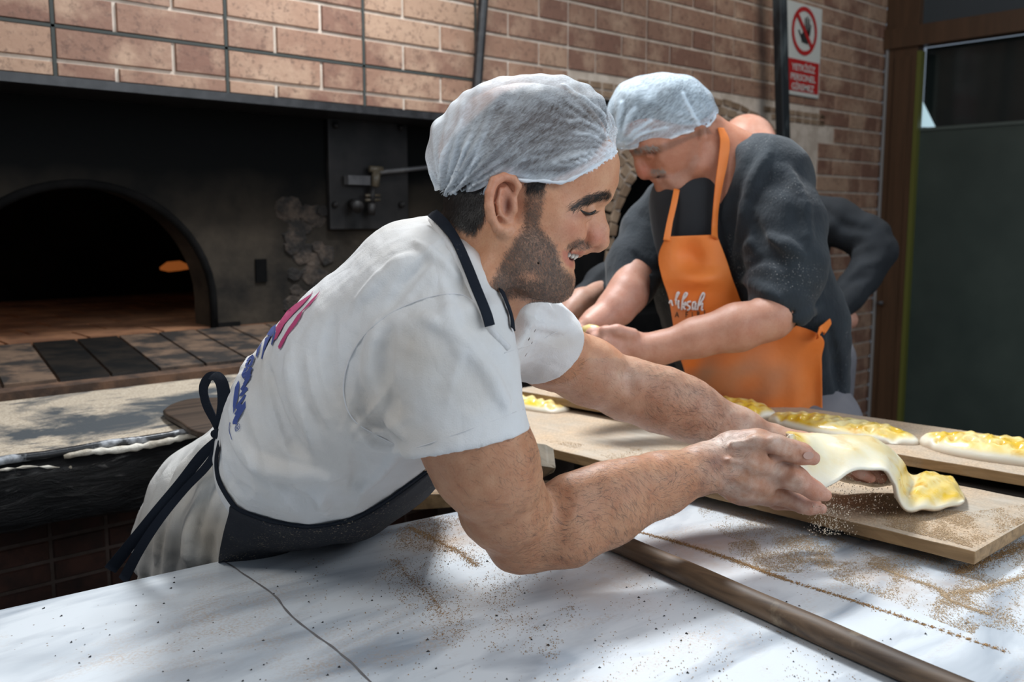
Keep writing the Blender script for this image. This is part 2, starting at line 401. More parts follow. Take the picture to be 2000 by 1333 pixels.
def _marble(n, b):
    co = n.co('Position'); rot = n.co('Position', (1.15, 4.2, 1), (0, 0, .32))
    v = n.noise(rot, 2.6, 5, .5, .8); v2 = n.noise(rot, 6.5, 6, .55, .5)
    c = n.mix(n.g(v, .45, .67), (.71, .75, .785), (.32, .365, .42)); c = n.mix(n.math('MULTIPLY', n.g(v2, .55, .70), .45), c, (.42, .45, .49))
    st = n.noise(n.co('Position', (1, 1.6, 1)), 5.2, 7, .65, .3); fine = n.noise(co, 260, 3)
    dust = n.math('MULTIPLY', n.g(st, .50, .68), n.g(fine, .42, .60)); c = n.mix(n.math('MULTIPLY', dust, .62), c, (.46, .30, .17))
    for sx, sy, rx, ry, a_ in ((.80, 1.02, .14, .10, .8), (.86, .74, .12, .10, .55), (1.03, .72, .10, .12, .7), (1.12, .50, .10, .16, .6)):  # brown dust patches that also paint in the warm shade under arms and hands
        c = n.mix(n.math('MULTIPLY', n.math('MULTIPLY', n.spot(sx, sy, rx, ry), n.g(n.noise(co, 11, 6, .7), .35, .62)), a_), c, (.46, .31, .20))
    vor = n.n('ShaderNodeTexVoronoi'); n.L(co, vor.inputs['Vector']); vor.inputs['Scale'].default_value = 95
    c = n.mix(n.math('MULTIPLY', n.g(vor.outputs['Distance'], .12, .06), n.g(n.noise(co, 14, 3), .5, .56)), c, (.20, .13, .08))
    n.L(c, b.inputs['Base Color']); n.L(n.g(dust, 0, 1), b.inputs['Roughness']); b.inputs['Roughness'].default_value = .3
    r = n.math('ADD', n.math('MULTIPLY', dust, .4), .30); n.L(r, b.inputs['Roughness']); n.bump(b, fine, .06, .001)
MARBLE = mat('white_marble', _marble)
def wood(name, a, c, flour=None, ax=1, s=7, rough=.6, bs=.3):
    def f(n, b):
        sc = [12, 12, 12]; sc[ax] = .8; co = n.co('Position', tuple(sc)); q = n.noise(co, s, 6, .6, .6)
        col = n.mix(n.g(q, .35, .65), a, c)
        if flour:
            p = n.co('Position'); k = n.g(n.noise(p, 5, 6, .65), flour[1], flour[2]); gr = n.noise(p, 330, 2)
            col = n.mix(k, col, n.mix(n.g(gr, .4, .62), flour[0], tuple(min(1, v * 1.5) for v in flour[0])))
        n.L(col, b.inputs['Base Color']); n.bump(b, q, bs, .001)
    return mat(name, f, rough=rough)
WROD = wood('dark_worn_wood', (.055, .032, .018), (.17, .105, .058), ((.34, .28, .19), .60, .74), 1, 5, .58)
WEDGE = wood('board_edge_wood', (.19, .115, .05), (.35, .22, .105), ((.20, .17, .13), .55, .75), 1, 6, .6)
WTOP = wood('floured_board_wood', (.36, .31, .25), (.47, .42, .35), ((.40, .29, .19), .34, .62), 1, 5, .8)
WTOPG = wood('pale_floured_board_wood', (.44, .41, .35), (.54, .50, .43), ((.50, .44, .35), .34, .62), 1, 5, .8)
WEDGEG = wood('grey_board_edge_wood', (.10, .085, .06), (.17, .14, .10), None, 1, 6, .6)
WBROWN = wood('door_frame_wood', (.060, .030, .014), (.085, .042, .020), None, 2, 3, .45, .1)
FLOORM = two('floor_tile', (.12, .11, .10), (.17, .16, .15), 3, .6, .1)

# ------------------------------------------------------------------ the setting
YW, ZH, XC = 2.38, 1.69, 4.74                                    # back wall plane, underside of the tiled hood, room corner
o = mesh('floor', [(-3, -3, 0), (XC, -3, 0), (XC, YW + 2, 0), (-3, YW + 2, 0)], [(0, 1, 2, 3)], FLOORM); tag(o, kind='structure')
AX, AZ, AW, AH = 3.30, 1.22, .84, .65                            # second oven: centre, spring height, outer half width and rise of its arch
AWi, AHi = .64, .50
def wall_with_arch():
    m = MB(); y0, y1 = YW, YW + .25
    n = 28; th = [math.pi * (1 - i / n) for i in range(n + 1)]
    arc = [(AX + AWi * math.cos(t), AZ + AHi * math.sin(t)) for t in th]
    m.box((-1.2, y0, ZH), (2.13, y1, 3.0)); m.box((2.13, y0, 1.80), (AX - AWi, y1, 3.0)); m.box((AX - AWi, y0, 2.0), (XC, y1, 3.0))
    m.box((AX + AWi, y0, 0), (XC, y1, 2.0)); m.box((AX - AWi, y0, 0), (AX + AWi, y1, .98))
    for a, b in zip(arc[:-1], arc[1:]):
        m.prism([(a[0], y0, a[1]), (b[0], y0, b[1]), (b[0], y0, 2.0), (a[0], y0, 2.0)], (0, y1 - y0, 0))
    return m.obj('wall_back', GROUT)
lw_ = MB().box((2.13, YW, 0), (AX - AWi, YW + .25, 1.80)).obj('wall_between_ovens', SOOT); tag(lw_, 'soot-black wall strip between the two ovens', kind='structure')
wall = wall_with_arch(); tag(wall, 'brown brick-tiled back wall above and around the ovens', kind='structure')
PW, RH, X0, Z0_ = .4275, .0785, .6975 - 3 * .4275, 1.806        # tile panel pitch, course height
def brick_me(name, w, h, d, m, seed=0):
    r = random.Random(seed); me = MB(); e = .0022
    c = [(-w / 2, -h / 2), (w / 2, -h / 2), (w / 2, h / 2), (-w / 2, h / 2)]
    V = [(x, 0, z) for x, z in c] + [(x * (1 - e / w * 2), -d, z * (1 - 2 * e / h)) for x, z in c]
    me.add(V, [(4, 5, 6, 7), (0, 1, 5, 4), (1, 2, 6, 5), (2, 3, 7, 6), (3, 0, 4, 7)])
    q = bpy.data.meshes.new(name); q.from_pydata(me.V, [], me.F); q.materials.append(m); q.update()
    bm = bmesh.new(); bm.from_mesh(q); bmesh.ops.recalc_face_normals(bm, faces=bm.faces); bm.to_mesh(q); bm.free(); return q
g = .0088; LW = PW * 2 / 3 - g; SW = PW / 3 - g
BM = {}
def place_brick(x, z, w, h, parent, key='b', m=None, y=YW, d=.006):
    k = (key, round(w, 3), round(h, 3))
    if k not in BM: BM[k] = brick_me('brick', w, h, d, m or BRICK)
    o = bpy.data.objects.new('brick', BM[k]); o.location = (x, y, z); S.collection.objects.link(o); o.parent = parent; return o
extra = MB(); nb = 0
for i in range(0, 13):
    xa = X0 + i * PW
    for r in range(-21, 14):
        zc = Z0_ + (r + .5) * RH; long_first = (r + (0 if i % 2 else 1)) % 2 == 0 if i > 5 else r % 2 != 0
        segs = [(0, LW), (PW * 2 / 3, SW)] if long_first else [(0, SW), (PW / 3, LW)]
        for off, w in segs:
            cx_ = xa + off + g / 2 + w / 2; x1 = cx_ + w / 2; x0 = cx_ - w / 2; z0, z1 = zc - RH / 2 + g / 2, zc + RH / 2 - g / 2
            if x0 > XC - .02: continue
            x1 = min(x1, XC - .002)
            if cx_ < 2.13 and z1 < ZH + .01: continue
            if cx_ < 2.13: z0 = max(z0, ZH + .001)
            if z1 < ZH and cx_ > 2.13 and ((cx_ - AX) / (AW + .1)) ** 2 + (max(0, zc - AZ) / (AH + .03)) ** 2 < 1.0: continue
            if z1 >= ZH and abs(cx_ - AX) < AW + .07 and zc < 1.86: continue
            if cx_ > 2.13 and cx_ < AX and zc < ZH: continue
            q = proj([(cx_, YW, zc)])[0]
            if -60 < q[0] < 1760 and -30 < q[1] < 830:
                place_brick((x0 + x1) / 2, (z0 + z1) / 2, x1 - x0, z1 - z0, wall); nb += 1
            elif zc > .02 and nb >= 0: extra.box((x0, YW - .006, z0), (x1, YW, z1))
print('bricks', nb)
o = extra.obj('brickwork', BRICK, wall); o['kind'] = 'stuff'
# dark open joints between the nearest tile panels
jm = MB()
for i in range(0, 7): jm.box((X0 + i * PW - .0042, YW - .0045, ZH), (X0 + i * PW + .0042, YW - .0005, 2.5))
for r in (0, 8): jm.box((-1.2, YW - .0045, Z0_ + r * RH - .0035), (1.98, YW - .0005, Z0_ + r * RH + .0035))
o = jm.obj('panel_joint', GAP, wall); o['kind'] = 'stuff'
# mosaic arch of the second oven
rg = random.Random(5); MOS = two('mosaic_stone_face', (.16, .10, .06), (.30, .21, .14), 14, .7, .5)
MOSD = two('sooty_mosaic_face', (.006, .006, .007), (.018, .017, .018), 14, .5, .5); ns = 0; mos_extra = MB()
def stone(pts, y, d, m, parent, name='stone'):
    c = np.mean(pts, 0); mb = MB(); V = [(p[0], y, p[1]) for p in pts] + [(c[0] + (p[0] - c[0]) * .86, y - d, c[1] + (p[1] - c[1]) * .86) for p in pts]
    k = len(pts); mb.add(V, [tuple(range(k, 2 * k))] + [(i, (i + 1) % k, (i + 1) % k + k, i + k) for i in range(k)])
    return mb.obj(name, m, parent)
for ring in range(8):
    ra, rb = AWi + ring * .05, AWi + (ring + 1) * .05; ha, hb = AHi + ring * .038, AHi + (ring + 1) * .038; n = 38 + ring * 3
    for k in range(n):
        t0 = math.pi * (-.12 + 1.24 * k / n); t1 = math.pi * (-.12 + 1.24 * (k + .88) / n); j = lambda: rg.uniform(-.006, .006)
        pts = [(AX + a * math.cos(t) + j(), AZ + b * math.sin(t) + j()) for a, b, t in ((ra, ha, t0), (rb - .007, hb - .007, t0), (rb - .007, hb - .007, t1), (ra, ha, t1))]
        if ring > 3 and (pts[0][0] < AX + .3 or (((pts[2][0] + .03 - AX) / (AW + .1)) ** 2 + (max(0, pts[2][1] + .02 - AZ) / (AH + .03)) ** 2 > 1.0) or pts[2][1] > 1.78): continue
        if proj([(pts[0][0], YW, pts[0][1])])[0][0] > 1180 and pts[0][1] > 1.2: stone(pts, YW, .008, MOS, wall)
for k in range(4):                                      # straight course of small tiles under the bricks
    for i in range(26):
        x0 = AX - AW + i * .066; z0 = 1.815 - k * .03 + .02
        if ((x0 + .03 - AX) / (AW + .02)) ** 2 + ((z0 - AZ) / (AH + .03)) ** 2 < 1 or k > 1: continue
        stone([(x0, z0), (x0 + .058, z0), (x0 + .058, z0 + .024), (x0, z0 + .024)], YW, .006, MOS, wall, 'small_tile')
# chamber of the second oven, black with soot, fish-scale stones on its inner face
ch = MB(); ch.box((2.3, YW + .62, .6), (4.3, YW + .66, 2.0)); ch.box((2.3, YW + .2, .94), (4.3, YW + .66, .98)); ch.box((2.3, YW + .2, 1.9), (4.3, YW + .66, 1.95))

for a, b in zip(np.linspace(math.pi, 0, 24)[:-1], np.linspace(math.pi, 0, 24)[1:]):
    pa, pb = [(AX + (AWi - .002) * math.cos(t), YW + .004, AZ + (AHi - .002) * math.sin(t)) for t in (a, b)]; ch.prism([pa, pb, (pb[0], pb[1], pb[2] - .01), (pa[0], pa[1], pa[2] - .01)], (0, .30, 0))
for x in (AX - AWi + .001, AX + AWi - .011): ch.box((x, YW + .004, .98), (x + .01, YW + .25, AZ))
ch.box((AX - AWi, YW - .003, .3), (AX + AWi, YW - .001, .98)); ch.box((AX - AWi, YW - .002, .975), (AX + AWi, YW + .26, .982)); ch.box((2.26, YW + .2, .9), (2.3, YW + .66, 1.95)); ch.box((4.3, YW + .2, .9), (4.34, YW + .66, 1.95))
o2 = ch.obj('wall_oven_recess', SOOT); tag(o2, 'soot-black recess under the mosaic arch', kind='structure')
SOOTL = mat('soot_rim', color=(.035, .035, .04), rough=.5)
for r in range(6):
    for c in range(9):
        x = 2.36 + c * .15 + (.075 if r % 2 else 0); z = 1.08 + r * .085
        if x > 3.4: continue
        p = [(x + .07 * math.cos(t), YW + .615, z + .1 * math.sin(t)) for t in np.linspace(0, math.pi, 9)]
        MB().tube(p, .0035, 4).obj('scale_rim', SOOTL, o2, True)

# hood edge, poles
o = MB().box((-1.2, YW - .012, ZH - .022), (2.13, YW + .23, ZH)).obj('trim_1', BLACKM); tag(o, 'black metal strip along the foot of the tiled hood', kind='structure')
def pole(label, x, w, d, z0, z1, y, m, brackets):
    t = empty('pole', (x, y, z0)); tag(t, label, 'pole', None)
    bevel(MB().box((x - w / 2, y - d / 2, z0), (x + w / 2, y + d / 2, z1)).obj('shaft', m, t), .004)
    for z in brackets: MB().box((x - w * .3, y + d / 2, z), (x + w * .3, YW, z + .03)).obj('bracket', BLACKM, t)
a, b = Gv(944, 0, 2.33), Gv(931, 176, 2.33)
t = empty('pole', tuple(b)); tag(t, 'narrow black pole leaning on the brick wall above the front baker', 'pole')
d = (a - b); MB().tube([b - d * .25, b, a, a + d * 1.2], .0165, 12).obj('shaft', BLACKM, t, True)
MB().box((a[0] + .02, 2.33, a[2] + .2), (a[0] + .05, YW, a[2] + .23)).obj('bracket', BLACKM, t)
POLEM = two('scuffed_dark_metal', (.010, .013, .016), (.12, .15, .16), 6, .5, .3, .5, .72, (1, 1, .35))
t = empty('pole', (3.83, 2.27, 0)); tag(t, 'tall grey-black metal pole beside the red and white sign', 'pole')
pd_ = lambda z: 3.644 - (z - 1.668) * .114
m = MB(); V = []
for z in (0.0, 2.95):
    for dx, dy in ((-.028, -.02), (.028, -.02), (.028, .02), (-.028, .02)): V.append((pd_(z) + dx, 2.27 + dy, z))
m.add(V, [(0, 3, 2, 1), (4, 5, 6, 7)] + [(i, (i + 1) % 4, (i + 1) % 4 + 4, i + 4) for i in range(4)]); bevel(m.obj('shaft', POLEM, t), .004)
for z in (2.5, .4): MB().box((pd_(z) - .015, 2.29, z), (pd_(z) + .015, YW, z + .03)).obj('bracket', BLACKM, t)

# first oven under the hood
YF = 2.58
ox, oz, ow, oh = .80, 1.12, .35, .33
m = MB(); n = 26; y1 = YF + .13
arc = [(ox - ow, 1.03)] + [(ox + ow * math.cos(t), oz + oh * math.sin(t)) for t in np.linspace(math.pi, 0, n)] + [(ox + ow, 1.03)]
m.box((-1.2, YF, .9), (ox - ow, y1, ZH)); m.box((ox + ow, YF, .9), (2.13, y1, ZH)); m.box((ox - ow, YF, .9), (ox + ow, y1, 1.03))
for p, q in zip(arc[1:-2], arc[2:-1]): m.prism([(p[0], YF, p[1]), (q[0], YF, q[1]), (q[0], YF, ZH), (p[0], YF, ZH)], (0, .13, 0))
face = m.obj('wall_oven_face', PLASTER); tag(face, 'sooty plaster face around the arched oven mouth', kind='structure')
o = MB().tube([(x, YF - .002, z) for x, z in arc], .012, 8).obj('arch_rim', SOOT, face, True)
m = MB(); m.box((-1.2, YF + 1.35, .9), (2.13, YF + 1.4, 1.8)); m.box((-.9, y1, 1.56), (2.13, YF + 1.4, 1.62)); m.box((-1.2, y1, .9), (-.9, YF + 1.4, 1.62)); m.box((2.0, y1, .9), (2.13, YF + 1.4, 1.62))
m.box((-1.2, YW + .2, ZH), (2.13, YF + 1.4, ZH + .04)); m.box((2.09, YW + .2, 0), (2.13, YF, ZH + .04)); m.box((-1.25, YW - .6, .0), (-1.2, YF + 1.4, ZH))
o = m.obj('wall_oven_chamber', SOOT); tag(o, 'black inside of the arched oven', kind='structure')
fl = empty('oven_floor', (0.5, 3.1, 1.03)); tag(fl, 'brown stone floor inside the arched oven mouth', 'oven floor')
sb = brick_me('hearth_stone', .195, .165, .02, HEARTH)
MB().box((-.9, YF, .99), (2.0, YF + 1.35, 1.025)).obj('bed', BTILE, fl)
for i in range(12):
    for j in range(8):
        o = bpy.data.objects.new('hearth_stone', sb); o.location = (-.7 + i * .2 + (.1 if j % 2 else 0), YF + .08 + j * .17, 1.025); o.rotation_euler = (-math.pi / 2, 0, 0)
        S.collection.objects.link(o); o.parent = fl; o.matrix_parent_inverse = Matrix.Translation((-.5, -3.1, -1.03))
EMB = mat('ember_glow', color=(.3, .08, .02)); EMB.node_tree.nodes['Principled BSDF'].inputs['Emission Color'].default_value = (1, .28, .06, 1); EMB.node_tree.nodes['Principled BSDF'].inputs['Emission Strength'].default_value = .16
e = Gv(342, 524, YF + 1.1)
eo = MB().tube([e + np.array([dx, 0, dz]) for dx, dz in ((-.06, 0), (-.03, .006), (.02, .009), (.07, 0))], [.006, .02, .02, .004], 8).obj('ember', EMB, None, True)
tag(eo, 'glowing orange ember bed deep inside the oven', 'ember')
def pt(name, loc, power, col, r=.05):
    d = bpy.data.lights.new(name, 'POINT'); d.energy = power; d.color = col; d.shadow_soft_size = r
    o = bpy.data.objects.new(name, d); S.collection.objects.link(o); o.location = loc; return o
pt('oven_fire_glow', (.15, 3.1, 1.42), 2.2, (1, .5, .2), .1)

# metal door plate with latch, patches on the oven face
dp = empty('oven_door_plate', (1.68, YF, 1.32)); tag(dp, 'dark iron hatch plate with latch right of the oven arch', 'hatch')
bevel(MB().box((1.535, YF - .022, 1.325), (1.838, YF - .001, 1.68)).obj('plate', IRON, dp), .004)
def G2(x, y, d=.05): return Gv(x, y, YF - d)
MB().tube([G2(735, 335), G2(732, 365)], .014, 12).obj('latch_block', BRASS, dp, True)
MB().tube([G2(722, 330), G2(746, 331)], .010, 10).obj('latch_cap', BRASS, dp, True)
MB().tube([G2(740, 337), G2(838, 327, .06), G2(880, 324, .06)], .0075, 10).obj('latch_handle', STEELG, dp, True)
MB().box(tuple(G2(679, 358) - [0, .004, .004]), tuple(G2(722, 344) + [0, .02, 0])).obj('latch_bar', STEELG, dp)
MB().tube([G2(728, 366), G2(726, 398)], .010, 10).obj('latch_pin', IRON, dp, True)
for y in (382, 391): MB().tube([G2(714, y), G2(742, y)], .0045, 8).obj('latch_ring', BRASS, dp, True)
MB().tube([G2(726, 398, .05), G2(724, 420, .05)], .014, 10).obj('latch_foot', IRON, dp, True)
MB().tube([G2(688, 398, .03), G2(700, 405, .07)], [.016, .02], 12).obj('knob', IRON, dp, True)
for x, y in ((655, 400), (785, 400), (656, 245), (783, 250)): MB().tube([G2(x, y, .02), G2(x, y, .032)], .011, 10).obj('bolt', IRON, dp, True)
# rubble pillar: rough stones between plaster and hatch
rg = random.Random(3)
ru = empty('rubble_patch', (1.45, YF, 1.2)); tag(ru, 'crumbling rubble stones between oven arch and iron hatch', 'masonry')
for i in range(34):
    c = Gv(rg.uniform(556, 640), rg.uniform(385, 660), YF - .004); r = rg.uniform(.02, .05); k = 7
    st = stone([(c[0] + r * rg.uniform(.7, 1.2) * math.cos(2 * math.pi * q / k), c[2] + .8 * r * rg.uniform(.7, 1.2) * math.sin(2 * math.pi * q / k)) for q in range(k)], YF + .002, rg.uniform(.003, .009), RUBBLE, ru)
for nm, lo, hi in (('draught_slot', (500, 552), (520, 506)), ('ash_opening', (424, 700), (469, 628))):
    a, b = Gv(*lo, YF - .004), Gv(*hi, YF - .004)
    MB().box((a[0], YF - .006, a[2]), (b[0], YF + .001, b[2])).obj(nm, SOOT, face)
# sloping hearth of blackened tiles, ledge
hz = lambda y: 1.015 + (y - 2.04) / (YF - 2.04) * .027
he = empty('hearth', (.8, 2.3, 1.0)); tag(he, 'sloping hearth of blackened and floury tiles before the oven mouth', 'hearth')
MB().add([(-1.2, 2.04, .93), (2.09, 2.04, .93), (2.09, YF, .93), (-1.2, YF, .93), (-1.2, 2.04, hz(2.04) - .004), (2.09, 2.04, hz(2.04) - .004), (2.09, YF, hz(YF) - .004), (-1.2, YF, hz(YF) - .004)],
         [(0, 3, 2, 1), (4, 5, 6, 7), (0, 1, 5, 4), (1, 2, 6, 5), (2, 3, 7, 6), (3, 0, 4, 7)]).obj('bed', LEDGE, he)
for i in range(-14, 15):
    mm = BTILE if i in (0, 1, -3) else FTILE
    y0, y1_ = 2.085, 2.565; sk = lambda y: .575 + i * .108 + (y - 2.03) * .155
    if sk(y1_) + .1 > 2.08: continue
    V = [(sk(y0), y0, hz(y0) - .005), (sk(y0) + .101, y0, hz(y0) - .005), (sk(y1_) + .101, y1_, hz(y1_) - .005), (sk(y1_), y1_, hz(y1_) - .005)]
    V = V + [(x, y, z + .008) for x, y, z in V]
    MB().add(V, [(4, 5, 6, 7), (0, 1, 5, 4), (1, 2, 6, 5), (2, 3, 7, 6), (3, 0, 4, 7)]).obj('tile', mm, he)
# floury counter slab with thick blackened front and dried dough
ct = empty('oven_counter', (.5, 1.8, .98)); tag(ct, 'thick stone counter dusted with semolina, black crusted front edge', 'counter')
yf, yb = 1.585, 2.05; nx = 90; V = []; F = []
xs = np.linspace(-.9, 2.09, nx); prof = [(yb, .994), (yf + .06, .983), (yf + .02, .980), (yf + .004, .972), (yf - .004, .955), (yf + .0, .93), (yf + .012, .90), (yf + .02, .86), (yf + .06, .845), (yb, .845)]
for i, x in enumerate(xs):
    for j, (y, z) in enumerate(prof):
        a = .006 if 3 <= j <= 8 else .0; w = wob(np.array([[x, y, z * 3]]), 26, j)[0]
        V.append((x, y + a * w, z + a * w * .7))
k = len(prof); F = [(i * k + j, i * k + j + 1, (i + 1) * k + j + 1, (i + 1) * k + j) for i in range(nx - 1) for j in range(k - 1)] + [tuple(range(k)), tuple(range((nx - 1) * k, nx * k))[::-1]]
o = mesh('slab', V, F, FLOUR, ct, True); o.data.materials.append(CHAR)
for i, p in enumerate(o.data.polygons):
    if p.center.y < yf + .03 or p.center.z < .94: p.material_index = 1
MB().tube([(x, yf + .004, .979 + .0015 * math.sin(x * 40)) for x in np.linspace(-.9, 2.08, 60)], .0075, 8).obj('metal_edge_strip', two('worn_edge_strip', (.015, .016, .018), (.45, .47, .50), 16, .3, .3, .5, .62), ct, True)
c = [Gv(x, y, yf - .006) for x, y in ((125, 893), (170, 884), (225, 880), (280, 872), (330, 862), (372, 852), (420, 845))]
o = MB().tube(catmull(c, 4), list(.0035 + .004 * np.abs(np.sin(np.arange(25) * 1.3)) * np.sin(np.linspace(.3, 3, 25)))[:len(catmull(c, 4))], 8).obj('dough_crust', DRIED, ct, True)
c = [Gv(x, y + 14, yf - .004) for x, y in ((0, 905), (60, 898), (125, 900), (170, 897))]
MB().tube(catmull(c, 4), [.002 + .0018 * math.sin(i * 2.3) for i in range(13)], 6).obj('dough_crust', DRIED, ct, True)
tag(MB().box((-1.2, 1.77, 0), (2.09, 1.85, .85)).obj('wall_counter_base', DGROUT), 'dark brick wall under the oven counter', kind='structure')
cb = bpy.data.objects['wall_counter_base']
for i in range(-4, 12):
    for r in range(-11, 3):
        x = .4605 + i * .0985; z = .80 + r * .0415
        if x < 1.4: place_brick(x - .049, z, .092, .035, cb, 'd', DBRICK, 1.77, .004)
# wooden peel on the counter
pc = [Gz(x, y, 1.0)[:2] for x, y in ((318, 800), (335, 788), (365, 779), (400, 776), (470, 774), (560, 770), (560, 830), (470, 850), (385, 842), (350, 822), (325, 808))]
pc = catmull([(*p, 0) for p in pc] + [(*pc[0], 0)], 4)[:-1, :2]
pe = empty('bread_peel', (pc[0][0], pc[0][1], .985)); tag(pe, 'brown wooden bread peel lying on the floury oven counter behind the front baker', 'peel')
WPEEL = wood('peel_wood', (.028, .018, .012), (.065, .042, .028), ((.28, .22, .16), .56, .8), 0, 5, .5)
o = MB().prism([(x, y, .988) for x, y in pc], (0, 0, .011)).obj('blade', WPEEL, pe); bevel(o, .003)
q0 = Gz(540, 800, 1.0); MB().tube([(q0[0], q0[1], .995), (q0[0] + .55, q0[1] + .1, .995)], .013, 10).obj('handle', WPEEL, pe, True)

# ------------------------------------------------------------------ right wall: glazed door
XR = XC
rw = MB().box((XR + .02, -2.5, 0), (XR + .2, 1.0, .25)).obj('wall_right', WBROWN); tag(rw, 'sill of the right wall under the glazed door', kind='structure')
def uy(x, y): return Gu(x, y, XR)[1]
ya, yb2 = 2.372, uy(1772, 500)
d = empty('door_1', (XR, 1.6, 0)); tag(d, 'brown-framed glazed door leaf at the right wall', kind='structure')
MB().box((XR - .01, yb2, .0), (XR + .06, ya, 2.75)).obj('door_post', WBROWN, d)
MB().box((XR - .022, yb2 + .03, .0), (XR - .01, ya - .06, 2.18)).obj('door_stile', WBROWN, d)
YEL = mat('green_yellow_edge', color=(.11, .115, .022), rough=.4)
MB().box((XR - .014, yb2 - .022, 0), (XR + .03, yb2, 2.20)).obj('edge_strip', YEL, d)
ALU = mat('aluminium_strip', color=(.35, .35, .35), rough=.4, metal=.3)
MB().box((XC - .02, 2.352, 0), (XC - .004, 2.362, 2.24)).obj('corner_strip', ALU, d)
zt = Gu(1850, 62, XR)[2]
MB().box((XR - .03, -2.4, zt - .05), (XR + .06, ya, zt + .05)).obj('header', WBROWN, d)
DARKG = two('dark_glass', (.010, .015, .015), (.016, .022, .022), 2, .12, 0)
MB().box((XR + .03, -2.4, zt + .05), (XR + .04, yb2, 2.75)).obj('upper_pane', mat('grey_glass', color=(.045, .055, .062), rough=.3), d)
MB().box((XR + .09, -2.4, 1.75), (XR + .10, yb2, zt - .05)).obj('dark_pane', DARKG, d)
FROST = two('frosted_green_panel', (.028, .042, .037), (.052, .070, .060), 2.2, .42, .1, .3, .7)
zp = Gu(1890, 246, XR)[2]
MB().box((XR + .02, -2.4, 0), (XR + .04, yb2 - .02, zp)).obj('frosted_panel', FROST, d)
MB().box((XR + .012, -2.4, zp - .008), (XR + .045, yb2 - .02, zp + .008)).obj('panel_rail', mat('rail_green', color=(.07, .09, .08), rough=.4), d)
GLOWT = mat('glowing_triangle', color=(.4, .5, .55)); q = GLOWT.node_tree.nodes['Principled BSDF']; q.inputs['Emission Color'].default_value = (.6, .85, .95, 1); q.inputs['Emission Strength'].default_value = .55  # emissive sheet for the bright triangle painted over the dark pane
w = [Gu(x, y, XR + .085) for x, y in ((1783, 248), (1827, 249), (1800, 195), (1783, 168))]
MB().prism(w, (.004, 0, 0)).obj('bright_triangle', GLOWT, d)
MB().tube([Gu(1715, 592, XR - .03), Gu(1722, 592, XR - .06)], .01, 8).obj('door_knob', STEELG, d, True)

# ------------------------------------------------------------------ sign
def text_me(s, size, m, shear=0, ext=.0, spacing=1., bold=0):
    c = bpy.data.curves.new('t', 'FONT'); c.body = s; c.size = size; c.shear = shear; c.extrude = ext; c.space_character = spacing; c.offset = bold
    c.align_x = 'CENTER'; c.resolution_u = 3
    o = bpy.data.objects.new('t', c); S.collection.objects.link(o); bpy.context.view_layer.update()
    me = bpy.data.meshes.new_from_object(o.evaluated_get(bpy.context.evaluated_depsgraph_get())); bpy.data.objects.remove(o)
    V = np.array([v.co[:] for v in me.vertices]); F = [tuple(p.vertices) for p in me.polygons]; bpy.data.meshes.remove(me); return V, F
sg = empty('sign', (3.95, YW, 2.1)); tag(sg, 'white and red no-entry-for-staff notice with crossed-out hand on the brick wall', 'sign')
xl, xr, zb, z1 = 3.785, 4.085, 1.925, 2.335; ys = YW - .016
WH = mat('sign_white', color=(.50, .51, .48), rough=.4); RED = mat('sign_red', color=(.36, .012, .012), rough=.4); BLK = mat('sign_black', color=(.02, .02, .02), rough=.5)
bevel(MB().box((xl, ys, zb), (xr, YW - .006, z1)).obj('board', WH, sg), .004)
MB().box((xl + .012, ys - .0015, zb + .018), (xr - .012, ys - .0005, 2.085)).obj('red_field', RED, sg)
for i, s in enumerate(('YETKİSİZ', 'PERSONEL', 'GİREMEZ')):
    V, F = text_me(s, .040, WH, bold=.0008); V = np.stack([V[:, 0] * 1.15 + (xl + xr) / 2, np.full(len(V), ys - .003), V[:, 1] * 1.0 + 2.036 - i * .043], -1); tag(mesh('lettering', V, F, WH, sg), kind='stuff')
cxs, czs = 3.932, 2.215; rr = .108
V = []; K = 40
for r in (rr, rr - .02):
    V += [(cxs + r * math.cos(2 * math.pi * i / K), ys - .003, czs + r * math.sin(2 * math.pi * i / K)) for i in range(K)]
mesh('red_ring', V, [(i, (i + 1) % K, K + (i + 1) % K, K + i) for i in range(K)], RED, sg)
MB().prism([(cxs - .078, ys - .004, czs + .064), (cxs - .064, ys - .004, czs + .078), (cxs + .078, ys - .004, czs - .064), (cxs + .064, ys - .004, czs - .078)], (0, -.001, 0)).obj('red_bar', RED, sg)
hm = MB(); hm.prism([(cxs + x, ys - .0028, czs + z) for x, z in ((-.02, -.05), (.03, -.055), (.045, .0), (.0, .01), (-.03, -.02))], (0, -.0006, 0))
for x, z, l, t in ((.006, .0, .06, -.05), (.02, .0, .068, 0), (.033, -.002, .062, .08), (.043, -.008, .045, .2), (-.025, -.03, .04, -.7)):
    c, s_ = math.cos(t), math.sin(t); hm.prism([(cxs + x + c * u + s_ * v, ys - .0028, czs + z - s_ * u + c * v) for u, v in ((-.0045, -.01), (.0045, -.01), (.004, l), (-.004, l))], (0, -.0006, 0))
hm.obj('hand_symbol', BLK, sg)
